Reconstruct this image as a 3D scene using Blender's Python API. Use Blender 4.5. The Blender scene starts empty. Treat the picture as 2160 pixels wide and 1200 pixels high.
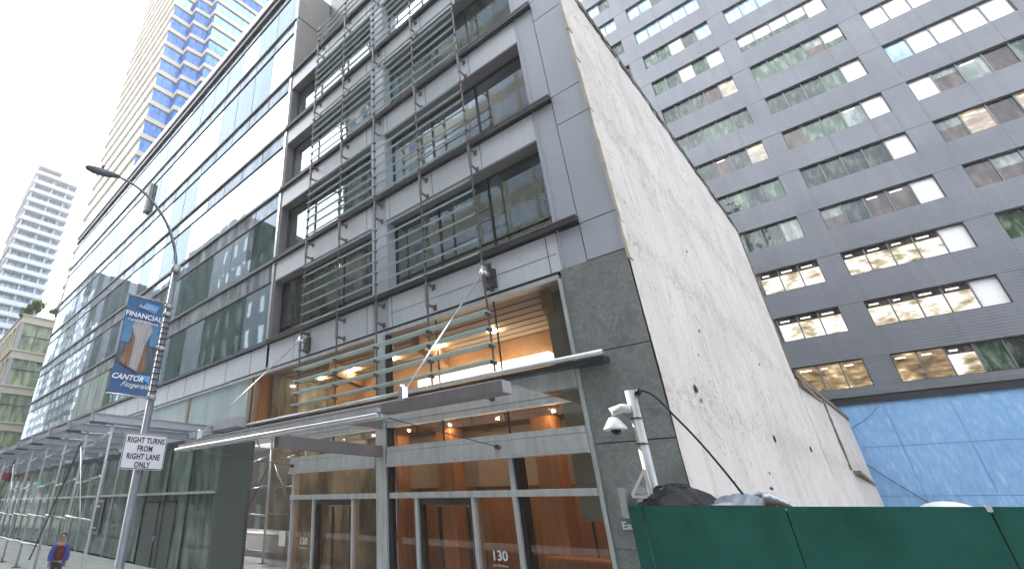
import bpy, bmesh, math, random
from mathutils import Vector, Matrix, noise as mnoise
R = math.radians
random.seed(11)
sc = bpy.context.scene
COL = sc.collection

# ------------------------------------------------------------------ materials
def nt(name):
    m = bpy.data.materials.new(name); m.use_nodes = True
    t = m.node_tree; t.nodes.clear()
    return m, t, t.nodes.new('ShaderNodeOutputMaterial')
def N(t, kind, **kw):
    n = t.nodes.new(kind)
    for k, v in kw.items():
        if k in n.inputs: n.inputs[k].default_value = v
        else: setattr(n, k, v)
    return n
def L(t, a, b): t.links.new(a, b)
def c4(c): return (c[0], c[1], c[2], 1)
def noise_tex(t, scale, stretch=(1, 1, 1), detail=4, rough=.55, loc=(0, 0, 0), coord='Object'):
    tc = N(t, 'ShaderNodeTexCoord'); mp = N(t, 'ShaderNodeMapping')
    mp.inputs['Scale'].default_value = stretch; mp.inputs['Location'].default_value = loc
    n = N(t, 'ShaderNodeTexNoise', Scale=scale, Detail=detail, Roughness=rough)
    L(t, tc.outputs[coord], mp.inputs[0]); L(t, mp.outputs[0], n.inputs['Vector'])
    return n
def ramp(t, src, stops):
    r = N(t, 'ShaderNodeValToRGB'); e = r.color_ramp.elements
    while len(e) < len(stops): e.new(.5)
    for i, (p, c) in enumerate(stops): e[i].position = p; e[i].color = c4(c)
    L(t, src, r.inputs[0]); return r
def mixc(t, fac, a, b, mode='MIX'):
    m = N(t, 'ShaderNodeMix', data_type='RGBA', blend_type=mode)
    for s, v in ((m.inputs[0], fac), (m.inputs[6], a), (m.inputs[7], b)):
        if isinstance(v, (int, float)): s.default_value = v
        elif isinstance(v, tuple): s.default_value = c4(v)
        else: L(t, v, s)
    return m.outputs[2]
def mul(c, k): return tuple(max(0, min(1, x*k)) for x in c)

def pm(name, col, rough=.6, metal=0, var=.12, scale=2.0, stretch=(1, 1, 1), bump=0.0, bscale=20, streak=0, spec=.5, coat=0):
    m, t, o = nt(name)
    b = N(t, 'ShaderNodeBsdfPrincipled', Roughness=rough, Metallic=metal)
    b.inputs['Specular IOR Level'].default_value = spec
    if coat: b.inputs['Coat Weight'].default_value = coat
    n = noise_tex(t, scale, stretch)
    c = ramp(t, n.outputs[0], [(.3, mul(col, 1-var)), (.7, mul(col, 1+var))]).outputs[0]
    if streak:
        s = noise_tex(t, 3.0, (2.5, 2.5, .12), 5, .6, (3, 1, 2))
        f = ramp(t, s.outputs[0], [(.45, (1, 1, 1)), (.75, (1-streak,)*3)])
        c = mixc(t, 1.0, c, f.outputs[0], 'MULTIPLY')
    L(t, c, b.inputs['Base Color'])
    rr = N(t, 'ShaderNodeMapRange'); rr.inputs[3].default_value = rough*.85; rr.inputs[4].default_value = min(1, rough*1.2)
    L(t, n.outputs[0], rr.inputs[0]); L(t, rr.outputs[0], b.inputs['Roughness'])
    if bump:
        bn = noise_tex(t, bscale, (1, 1, 1), 5); bp = N(t, 'ShaderNodeBump', Strength=bump, Distance=.02)
        L(t, bn.outputs[0], bp.inputs['Height']); L(t, bp.outputs[0], b.inputs['Normal'])
    L(t, b.outputs[0], o.inputs[0]); return m

def wave_normal(t, amt=.01, scale=.5):
    n = noise_tex(t, scale, (1, 1, 1), 2, .4); b = N(t, 'ShaderNodeBump', Strength=1.0, Distance=amt)
    L(t, n.outputs[0], b.inputs['Height']); return b.outputs[0]

def glass_wall(name, inner, tint=(.92, .97, 1), refl=.32, wav=.012, wscale=.5, ivar=None, iscale=.7):
    """coated facade glass: dim room tone under a mirror coat that grows towards grazing"""
    m, t, o = nt(name)
    d = N(t, 'ShaderNodeBsdfDiffuse')
    n = noise_tex(t, iscale, (2.2, 2.2, .7), 4, .55)
    c = ramp(t, n.outputs[0], [(.36, mul(inner, .5)), (.5, inner), (.66, ivar or mul(inner, 1.6))])
    L(t, c.outputs[0], d.inputs[0])
    g = N(t, 'ShaderNodeBsdfGlossy', Roughness=.015); g.inputs[0].default_value = c4(tint)
    L(t, wave_normal(t, wav, wscale), g.inputs['Normal'])
    lw = N(t, 'ShaderNodeLayerWeight', Blend=.22)
    mr = N(t, 'ShaderNodeMapRange'); mr.inputs[3].default_value = refl; mr.inputs[4].default_value = .96
    L(t, lw.outputs['Fresnel'], mr.inputs[0])
    mx = N(t, 'ShaderNodeMixShader'); L(t, mr.outputs[0], mx.inputs[0]); L(t, d.outputs[0], mx.inputs[1]); L(t, g.outputs[0], mx.inputs[2])
    L(t, mx.outputs[0], o.inputs[0]); return m

def clear_glass(name, tint=(.8, .9, .88), refl=.1):
    m, t, o = nt(name)
    tr = N(t, 'ShaderNodeBsdfTransparent'); tr.inputs[0].default_value = c4(tint)
    g = N(t, 'ShaderNodeBsdfGlossy', Roughness=.01); g.inputs[0].default_value = (1, 1, 1, 1)
    lw = N(t, 'ShaderNodeLayerWeight', Blend=.16)
    mr = N(t, 'ShaderNodeMapRange'); mr.inputs[3].default_value = refl; mr.inputs[4].default_value = .9
    L(t, lw.outputs['Fresnel'], mr.inputs[0])
    mx = N(t, 'ShaderNodeMixShader'); L(t, mr.outputs[0], mx.inputs[0]); L(t, tr.outputs[0], mx.inputs[1]); L(t, g.outputs[0], mx.inputs[2])
    L(t, mx.outputs[0], o.inputs[0]); return m

def emit(name, col, s):
    m, t, o = nt(name); e = N(t, 'ShaderNodeEmission', Strength=s); e.inputs[0].default_value = c4(col)
    L(t, e.outputs[0], o.inputs[0]); return m

def lit_pane(name, stops, strength, scale=1.1, stretch=(1, 1, 2.2), refl=.14):
    m, t, o = nt(name)
    n = noise_tex(t, scale, stretch, 3, .6)
    c = ramp(t, n.outputs[0], stops)
    e = N(t, 'ShaderNodeEmission', Strength=strength); L(t, c.outputs[0], e.inputs[0])
    g = N(t, 'ShaderNodeBsdfGlossy', Roughness=.02)
    lw = N(t, 'ShaderNodeLayerWeight', Blend=.3)
    mr = N(t, 'ShaderNodeMapRange'); mr.inputs[3].default_value = refl; mr.inputs[4].default_value = .9
    L(t, lw.outputs['Fresnel'], mr.inputs[0])
    mx = N(t, 'ShaderNodeMixShader'); L(t, mr.outputs[0], mx.inputs[0]); L(t, e.outputs[0], mx.inputs[1]); L(t, g.outputs[0], mx.inputs[2])
    L(t, mx.outputs[0], o.inputs[0]); return m

def stucco():
    m, t, o = nt('old white party wall')
    b = N(t, 'ShaderNodeBsdfPrincipled', Roughness=.92)
    n1 = noise_tex(t, .35, (1, 1, 1), 6, .6)
    c = ramp(t, n1.outputs[0], [(.3, (.5, .45, .41)), (.5, (.575, .53, .49)), (.7, (.62, .58, .54))]).outputs[0]
    s = noise_tex(t, 1.6, (1, 1.6, .09), 6, .65)
    c = mixc(t, 1.0, c, ramp(t, s.outputs[0], [(.45, (1, 1, 1)), (.66, (.92, .9, .88)), (.82, (.72, .66, .61))]).outputs[0], 'MULTIPLY')
    g = noise_tex(t, 5.5, (1, 1, 1), 8, .75, (7, 3, 1))      # grime specks
    c = mixc(t, 1.0, c, ramp(t, g.outputs[0], [(.66, (1, 1, 1)), (.76, (.66, .6, .55))]).outputs[0], 'MULTIPLY')
    ck = noise_tex(t, .55, (1, 1, .8), 9, .62, (2, 8, 3)); ck.inputs['Distortion'].default_value = .8
    c = mixc(t, ramp(t, ck.outputs[0], [(.493, (0, 0, 0)), (.5, (.8, .8, .8)), (.506, (0, 0, 0))]).outputs[0], c, (.2, .16, .13))
    pt = noise_tex(t, .28, (1, 1, 1.3), 5, .5, (9, 1, 4))
    c = mixc(t, ramp(t, pt.outputs[0], [(.52, (0, 0, 0)), (.62, (.16, .16, .16))]).outputs[0], c, (.5, .45, .4))
    # stain belts that run back along the wall where old roofs met it
    tc = N(t, 'ShaderNodeTexCoord'); sp = N(t, 'ShaderNodeSeparateXYZ'); L(t, tc.outputs['Object'], sp.inputs[0])
    wob = noise_tex(t, .8, (1, 1, 1), 6, .7)
    spots = noise_tex(t, 7.0, (1, .8, 1), 7, .8, (1, 5, 2))
    for z0, w in ((4.4, .7), (7.7, .45), (11.4, .4), (14.0, .2)):
        a = N(t, 'ShaderNodeMath', operation='MULTIPLY_ADD'); L(t, wob.outputs[0], a.inputs[0]); a.inputs[1].default_value = 2.2; L(t, sp.outputs[2], a.inputs[2])
        s1 = N(t, 'ShaderNodeMath', operation='SUBTRACT'); L(t, a.outputs[0], s1.inputs[0]); s1.inputs[1].default_value = z0+1.1
        ab = N(t, 'ShaderNodeMath', operation='ABSOLUTE'); L(t, s1.outputs[0], ab.inputs[0])
        mr = N(t, 'ShaderNodeMapRange'); mr.inputs[1].default_value = 0; mr.inputs[2].default_value = w; mr.inputs[3].default_value = 1; mr.inputs[4].default_value = 0
        L(t, ab.outputs[0], mr.inputs[0])
        sr = ramp(t, spots.outputs[0], [(.46, (0, 0, 0)), (.6, (1, 1, 1))])
        mm = N(t, 'ShaderNodeMath', operation='MULTIPLY'); L(t, mr.outputs[0], mm.inputs[0]); L(t, sr.outputs[0], mm.inputs[1])
        m2 = N(t, 'ShaderNodeMath', operation='MULTIPLY'); L(t, mm.outputs[0], m2.inputs[0]); m2.inputs[1].default_value = .72
        c = mixc(t, m2.outputs[0], c, (.3, .255, .21))
    L(t, c, b.inputs['Base Color'])
    bn = noise_tex(t, 9, (1, 1, 1), 8, .7); bp = N(t, 'ShaderNodeBump', Strength=.5, Distance=.03)
    L(t, bn.outputs[0], bp.inputs['Height']); L(t, bp.outputs[0], b.inputs['Normal'])
    L(t, b.outputs[0], o.inputs[0]); return m

def slate():
    m, t, o = nt('veined grey slate')
    b = N(t, 'ShaderNodeBsdfPrincipled', Roughness=.5)
    n = noise_tex(t, 1.4, (1, 1, 1), 8, .65)
    c = ramp(t, n.outputs[0], [(.3, (.16, .172, .17)), (.7, (.25, .265, .26))]).outputs[0]
    w = noise_tex(t, 2.2, (1, 1, .9), 9, .75, (4, 4, 4)); w.inputs['Distortion'].default_value = 1.6
    c = mixc(t, ramp(t, w.outputs[0], [(.485, (0, 0, 0)), (.5, (.55, .55, .55)), (.515, (0, 0, 0))]).outputs[0], c, (.52, .55, .55))
    L(t, c, b.inputs['Base Color'])
    bp = N(t, 'ShaderNodeBump', Strength=.35, Distance=.02); L(t, n.outputs[0], bp.inputs['Height']); L(t, bp.outputs[0], b.inputs['Normal'])
    L(t, b.outputs[0], o.inputs[0]); return m

def ribbed(name, col, pitch=.2, rough=.42):
    m, t, o = nt(name)
    b = N(t, 'ShaderNodeBsdfPrincipled', Roughness=rough, Metallic=.25)
    n = noise_tex(t, .22, (1, 1, 1), 5)
    c = ramp(t, n.outputs[0], [(.3, mul(col, .88)), (.7, mul(col, 1.12))]).outputs[0]
    s = noise_tex(t, .9, (3, 3, .1), 4, .6); c = mixc(t, 1., c, ramp(t, s.outputs[0], [(.4, (1, 1, 1)), (.8, (.84, .84, .85))]).outputs[0], 'MULTIPLY')
    L(t, c, b.inputs['Base Color'])
    tc = N(t, 'ShaderNodeTexCoord'); w = N(t, 'ShaderNodeTexWave', bands_direction='Z', Scale=.314/pitch); L(t, tc.outputs['Object'], w.inputs[0])
    bp = N(t, 'ShaderNodeBump', Strength=.12, Distance=.05); L(t, w.outputs[0], bp.inputs['Height']); L(t, bp.outputs[0], b.inputs['Normal'])
    L(t, b.outputs[0], o.inputs[0]); return m

def wood():
    m, t, o = nt('orange veneer')
    b = N(t, 'ShaderNodeBsdfPrincipled', Roughness=.4)
    n = noise_tex(t, 2.5, (3, 3, .25), 6, .6)
    c = ramp(t, n.outputs[0], [(.3, (.42, .19, .08)), (.7, (.6, .31, .14))]).outputs[0]
    L(t, c, b.inputs['Base Color']); L(t, b.outputs[0], o.inputs[0]); return m

def facade_grid(name, wallc, winc, sx, sz, frac=.5, refl=.2, offs=(0, 0, 0)):
    """masonry wall with a procedural grid of glazed openings, for the far side of the street"""
    m, t, o = nt(name)
    b = N(t, 'ShaderNodeBsdfPrincipled', Roughness=.7)
    g = N(t, 'ShaderNodeBsdfPrincipled', Roughness=.08); g.inputs['Base Color'].default_value = c4(winc); g.inputs['Specular IOR Level'].default_value = 1
    n = noise_tex(t, .5, (1, 1, .4), 5); c = ramp(t, n.outputs[0], [(.3, mul(wallc, .75)), (.7, mul(wallc, 1.25))]); L(t, c.outputs[0], b.inputs['Base Color'])
    tc = N(t, 'ShaderNodeTexCoord'); sp = N(t, 'ShaderNodeSeparateXYZ'); L(t, tc.outputs['Object'], sp.inputs[0])
    ad = N(t, 'ShaderNodeMath', operation='ADD'); L(t, sp.outputs[0], ad.inputs[0]); L(t, sp.outputs[1], ad.inputs[1])
    def cell(src, size, fr, off):
        a = N(t, 'ShaderNodeMath', operation='ADD'); L(t, src, a.inputs[0]); a.inputs[1].default_value = off+1000*size
        mo = N(t, 'ShaderNodeMath', operation='MODULO'); L(t, a.outputs[0], mo.inputs[0]); mo.inputs[1].default_value = size
        lt = N(t, 'ShaderNodeMath', operation='LESS_THAN'); L(t, mo.outputs[0], lt.inputs[0]); lt.inputs[1].default_value = size*fr
        return lt.outputs[0]
    mm = N(t, 'ShaderNodeMath', operation='MULTIPLY'); L(t, cell(ad.outputs[0], sx, frac, offs[0]), mm.inputs[0]); L(t, cell(sp.outputs[2], sz, .55, offs[2]), mm.inputs[1])
    mx = N(t, 'ShaderNodeMixShader'); L(t, mm.outputs[0], mx.inputs[0]); L(t, b.outputs[0], mx.inputs[1]); L(t, g.outputs[0], mx.inputs[2])
    L(t, mx.outputs[0], o.inputs[0]); return m

def seamed_green():
    m, t, o = nt('green painted plywood')
    b = N(t, 'ShaderNodeBsdfPrincipled', Roughness=.45)
    n = noise_tex(t, 2.2, (1, 1, .5), 6, .6)
    c = ramp(t, n.outputs[0], [(.3, (.01, .115, .088)), (.7, (.015, .165, .125))]).outputs[0]
    g = noise_tex(t, 6, (1.4, 1, .5), 7, .7, (2, 2, 5)); c = mixc(t, ramp(t, g.outputs[0], [(.56, (0, 0, 0)), (.74, (.5, .5, .5))]).outputs[0], c, (.03, .15, .1))
    w2 = noise_tex(t, .9, (1, 1, 1), 5, .6, (4, 4, 4)); c = mixc(t, 1., c, ramp(t, w2.outputs[0], [(.35, (.55, .6, .62)), (.6, (1, 1, 1))]).outputs[0], 'MULTIPLY')
    w3 = noise_tex(t, 11, (2.2, 2, .35), 8, .8, (1, 9, 4)); c = mixc(t, ramp(t, w3.outputs[0], [(.66, (0, 0, 0)), (.7, (.6, .6, .6))]).outputs[0], c, (.003, .02, .016))
    L(t, c, b.inputs['Base Color'])
    bn = noise_tex(t, 5, (6, 6, .6), 5); bp = N(t, 'ShaderNodeBump', Strength=.25, Distance=.01); L(t, bn.outputs[0], bp.inputs['Height']); L(t, bp.outputs[0], b.inputs['Normal'])
    L(t, b.outputs[0], o.inputs[0]); return m

def blue_wall_mat():
    m, t, o = nt('streaked blue paint')
    b = N(t, 'ShaderNodeBsdfPrincipled', Roughness=.75)
    n = noise_tex(t, 1.9, (2.4, 2.4, .7), 5, .55); n.inputs['Distortion'].default_value = .3
    c = ramp(t, n.outputs[0], [(.35, (.19, .36, .58)), (.55, (.23, .41, .63)), (.72, (.34, .51, .72))]).outputs[0]
    n2 = noise_tex(t, .25, (1, 1, 1), 4); c = mixc(t, 1., c, ramp(t, n2.outputs[0], [(.3, (.82, .85, .9)), (.7, (1.0, 1, 1))]).outputs[0], 'MULTIPLY')
    L(t, c, b.inputs['Base Color'])
    bp = N(t, 'ShaderNodeBump', Strength=.4, Distance=.05); L(t, n.outputs[0], bp.inputs['Height']); L(t, bp.outputs[0], b.inputs['Normal'])
    L(t, b.outputs[0], o.inputs[0]); return m

def asphalt():
    m, t, o = nt('asphalt'); b = N(t, 'ShaderNodeBsdfPrincipled', Roughness=.85)
    n = noise_tex(t, 30, (1, 1, 1), 8, .8); n2 = noise_tex(t, .5, (1, 1, 1), 5)
    c = ramp(t, n.outputs[0], [(.3, (.035, .035, .037)), (.7, (.075, .075, .078))]).outputs[0]
    c = mixc(t, 1., c, ramp(t, n2.outputs[0], [(.3, (.75, .75, .75)), (.7, (1, 1, 1))]).outputs[0], 'MULTIPLY')
    L(t, c, b.inputs['Base Color']); L(t, b.outputs[0], o.inputs[0]); return m

def paving():
    m, t, o = nt('concrete paving'); b = N(t, 'ShaderNodeBsdfPrincipled', Roughness=.85)
    tc = N(t, 'ShaderNodeTexCoord'); br = N(t, 'ShaderNodeTexBrick', Scale=1.0); br.offset = 0
    br.inputs['Brick Width'].default_value = 1.5; br.inputs['Row Height'].default_value = 1.5; br.inputs['Mortar Size'].default_value = .012
    for k, v in (('Color1', (.42, .42, .41, 1)), ('Color2', (.48, .475, .46, 1)), ('Mortar', (.1, .1, .1, 1))): br.inputs[k].default_value = v
    L(t, tc.outputs['Object'], br.inputs['Vector'])
    n = noise_tex(t, 3, (1, 1, 1), 6); c = mixc(t, 1., br.outputs[0], ramp(t, n.outputs[0], [(.3, (.8, .8, .8)), (.7, (1, 1, 1))]).outputs[0], 'MULTIPLY')
    L(t, c, b.inputs['Base Color']); L(t, b.outputs[0], o.inputs[0]); return m

M = {}
M['panel'] = pm('blue grey metal panel', (.47, .5, .56), .4, .1, .06, .6, streak=.16)
M['pier'] = pm('grey metal pier cladding', (.45, .49, .55), .42, .1, .05, .5, streak=.07)
M['spandrel'] = pm('pale back painted spandrel', (.67, .715, .77), .32, 0, .05, .6, streak=.08)
M['ledge'] = pm('dark bronze ledge', (.06, .058, .065), .45, .4, .15, 2)
M['gline'] = pm('slate floor line', (.1, .115, .135), .4, .3, .1, 2)
M['reveal'] = pm('brown grey reveal metal', (.22, .205, .215), .5, .1, .1, 1.2, streak=.15)
M['sidepanel'] = pm('warm grey side panel', (.3, .275, .255), .55, 0, .08, .8)
M['seam'] = pm('dark joint', (.03, .032, .036), .7)
M['slate'] = slate()
M['stucco'] = stucco()
M['steel'] = pm('brushed steel', (.58, .61, .62), .34, .35, .12, 1.5, (4, 4, 1), streak=.2)
M['steel_b'] = pm('bright tube steel', (.68, .7, .72), .25, .7, .08, 3)
M['dark_steel'] = pm('dark steel', (.09, .09, .095), .4, .5, .2, 3)
M['rod'] = pm('weathered bronze rod', (.19, .17, .175), .45, .5, .2, 6)
M['blade'] = pm('greenish louvre glass', (.56, .68, .66), .2, 0, .1, 2, spec=.8)
M['blade2'] = pm('pale aqua louvre glass', (.62, .78, .78), .18, 0, .08, 2, spec=.9)
M['win'] = glass_wall('dark office glass', (.07, .095, .085), (.72, .82, .88), .24, .01, .45, (.15, .19, .165))
M['win2'] = glass_wall('office glass smoked', (.075, .085, .08), (.72, .8, .86), .22, .012, .5, (.16, .175, .15))
M['cw'] = glass_wall('green curtain wall glass', (.075, .12, .1), (.56, .68, .8), .13, .009, .3, (.09, .14, .12))
M['cw2'] = glass_wall('green curtain wall glass deeper', (.085, .13, .11), (.54, .66, .78), .12, .009, .3, (.12, .17, .15))
M['cwsp'] = glass_wall('spandrel glass', (.34, .38, .385), (.5, .6, .72), .09, .006, .3)
M['lobbyglass'] = clear_glass('lobby glass', (.82, .83, .8), .05)
M['canopyglass'] = clear_glass('canopy glass', (.95, .98, .97), .025)
M['store'] = glass_wall('dark green shop glass', (.155, .2, .18), (.8, .9, .88), .06, .01, .4)
M['frost'] = pm('frosted pale glass', (.46, .57, .58), .25, 0, .1, .8, (1.5, 1.5, .5), spec=.8)
M['slatepanel'] = pm('dark green grey panel', (.1, .12, .115), .35, .1, .12, 1.5)
M['post'] = pm('tan wood post', (.34, .25, .17), .55, 0, .2, 3, (5, 5, .5))
M['wood'] = wood()
M['beamwood'] = pm('tan timber soffit', (.36, .22, .12), .55, 0, .15, 3)
M['ceil'] = pm('beige ceiling', (.55, .47, .38), .7, 0, .05, 2)
M['cdark'] = pm('ceiling gap', (.16, .12, .09), .7)
M['lobbywall'] = pm('grey lobby wall', (.3, .32, .3), .6)
M['lobbyfloor'] = pm('lobby stone floor', (.2, .17, .15), .25)
M['fill_downlight'] = emit('warm fill lamp', (1, .7, .42), 60)
M['cove'] = emit('cove light', (1, .78, .55), 1.3)
M['rib'] = ribbed('blue grey ribbed panel', (.158, .166, .182))
M['rjoint'] = pm('tower panel joint', (.15, .16, .175), .5)
M['frame_d'] = pm('dark window frame', (.035, .037, .04), .4, .3)
M['frame_l'] = pm('grey window mullion', (.15, .16, .16), .4, .3)
M['p_skywhite'] = pm('pane painted sky white', (.9, .88, .87), .3, 0, .02, 2, coat=.5)  # reflection of bright sky painted as a white diffuse pane
M['p_white'] = pm('pane painted pale sky', (.78, .78, .8), .25, 0, .03, 1, coat=.6)  # paler pane colour, likewise painted for reflected sky
M['p_dark'] = glass_wall('dark pane', (.03, .036, .03), (.8, .9, .9), .05, .02, .8, (.12, .135, .1), 1.3)
M['p_green'] = glass_wall('green tinged pane', (.045, .075, .045), (.8, .92, .88), .06, .02, .8, (.19, .23, .17), 1.3)
M['p_grey'] = glass_wall('grey pane', (.16, .19, .17), (.9, .95, .95), .08, .01, .6, (.36, .38, .32), 1.1)
M['p_brown'] = glass_wall('brown pane', (.07, .05, .04), (.8, .8, .8), .06, .01, .9, (.15, .11, .08), 1.2)
M['p_blue'] = glass_wall('sky blue pane', (.27, .42, .6), (.8, .92, 1), .15, .01, .4, (.4, .56, .72))  # blue sky reflection painted into the pane's inner colour
M['p_warm'] = lit_pane('warm lit pane', [(.3, (.05, .032, .016)), (.46, (.15, .1, .05)), (.6, (.32, .22, .11)), (.75, (.8, .68, .5))], .5, 1.2, (1, 1, 2.2))
M['p_lit'] = lit_pane('bright lit pane', [(.3, (.16, .12, .07)), (.42, (.5, .42, .27)), (.5, (.82, .77, .68)), (.8, (.9, .88, .85))], .4, .9, (1, 1, 2.2))
M['p_lamp'] = emit('office ceiling lamp', (1, .93, .82), .6)
M['cream'] = pm('cream stone band', (.47, .41, .31), .7, 0, .06, .3)
M['cream2'] = pm('pale cream stone', (.62, .57, .46), .7, 0, .05, .3)  # paler cream for the low building's bands
M['bluegl'] = glass_wall('bright blue tower glass', (.06, .15, .38), (.3, .5, .95), .1, .02, .25, (.1, .21, .46))
M['whitegl'] = glass_wall('pale tower glass', (.55, .56, .56), (1, 1, 1), .5, .01, .3)  # white sky reflection painted into the street face's glass colour
M['concrete_w'] = pm('white concrete', (.45, .46, .475), .8, 0, .07, .6)
M['resgl'] = glass_wall('pale balcony glass', (.26, .3, .31), (.8, .87, .9), .15, .02, .4, (.4, .43, .43))
M['balrail'] = pm('pale glass balustrade', (.5, .54, .56), .25, 0, .1, .6)
M['lowgl'] = glass_wall('yellow green office glass', (.3, .38, .25), (.9, .98, .9), .14, .02, .6, (.56, .58, .34))
M['leaf'] = pm('leaves', (.11, .17, .03), .6, 0, .4, 1.2)
M['leafdark'] = pm('dark leaves', (.05, .085, .03), .6, 0, .4, 1.2)
M['bark'] = pm('bark', (.12, .09, .06), .8)
M['green'] = seamed_green()
M['bluewall'] = blue_wall_mat()
M['galv'] = pm('galvanised pole', (.4, .42, .41), .5, .4, .15, 5, streak=.2)
M['lamp_grey'] = pm('lamp post grey', (.2, .215, .245), .42, .4, .12, 4)
M['lamp_dark'] = pm('lamp head dark', (.09, .1, .12), .4, .3)
M['white'] = pm('white enamel', (.72, .72, .73), .35, 0, .05, 5)
M['signwhite'] = pm('sign white', (.66, .66, .7), .4, 0, .05, 4)
M['black'] = pm('black', (.015, .015, .018), .5)
M['rubber'] = pm('black cable', (.012, .012, .013), .5)
M['tarp'] = pm('dark plastic sheet', (.008, .009, .012), .3, 0, .4, 3, bump=.4, bscale=8, spec=.14)
M['tarp_b'] = pm('blue grey sheet', (.17, .2, .24), .35, 0, .2, 3, bump=.5, bscale=8)
M['foil'] = pm('silver foil duct', (.36, .38, .4), .35, .6, .2, 8, bump=.8, bscale=10)
M['plank'] = pm('brown plank', (.16, .09, .055), .7)
M['coping'] = pm('crumbling dark coping', (.13, .11, .095), .9, 0, .5, 6, bump=1, bscale=6)
M['brick'] = pm('brown brick edge', (.2, .15, .11), .9, 0, .4, 5, bump=1, bscale=9)
M['limestone'] = pm('cream stone edge', (.55, .5, .42), .85, 0, .2, 3, bump=.4)
M['asphalt'] = asphalt(); M['paving'] = paving()
M['kerb'] = pm('granite kerb', (.3, .3, .3), .8)
M['paint'] = pm('road paint', (.7, .7, .68), .6)
M['sheetseam'] = pm('blue seam', (.1, .22, .4), .7)
M['ban_blue'] = pm('banner blue', (.025, .095, .23), .55, 0, .15, 2)
M['ban_sky'] = pm('banner sky', (.06, .19, .34), .55, 0, .3, 3)
M['ban_lt'] = pm('banner light blue', (.12, .36, .7), .55)
M['ban_pale'] = pm('banner pale tower', (.34, .32, .33), .6, 0, .3, 6, (1, 5, .3))
M['ban_or'] = pm('banner orange brown', (.2, .105, .06), .6, 0, .7, 7, (1, 4, .5))
M['ban_dk'] = pm('banner dark towers', (.07, .09, .1), .6, 0, .5, 5, (1, 4, .5))
M['ban_txt'] = pm('banner white print', (.75, .78, .82), .5)
M['ban_pink'] = pm('banner pinkish print', (.5, .4, .48), .5)
M['decal'] = pm('white vinyl letters', (.75, .77, .78), .5)
M['darkdecal'] = pm('poster dark print', (.05, .055, .09), .5, 0, .5, 6)
M['postergrey'] = pm('poster grey', (.3, .3, .33), .5)
M['redsign'] = pm('red sign face', (.42, .03, .04), .4, 0, .2, 6)
M['exitg'] = emit('green lit sign', (.1, .8, .55), .12)
M['jacket'] = pm('blue jacket', (.055, .1, .36), .8)
M['shirt'] = pm('dark red shirt', (.1, .015, .02), .8)
M['trouser'] = pm('dark trousers', (.03, .028, .035), .8)
M['skin'] = pm('skin', (.42, .24, .17), .6)
M['hair'] = pm('dark brown hair', (.04, .022, .015), .7)
M['roof'] = pm('roof gravel', (.2, .2, .2), .9)
M['car'] = pm('silver car paint', (.5, .52, .54), .25, .6, .03, 3, coat=1)
M['carglass'] = glass_wall('car glass', (.012, .014, .016), (1, 1, 1), .1, .001)
M['tyre'] = pm('tyre rubber', (.02, .02, .02), .8)
M['taillight'] = pm('red lamp lens', (.35, .01, .01), .2)
M['paper'] = pm('white paper', (.75, .75, .72), .7)

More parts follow.
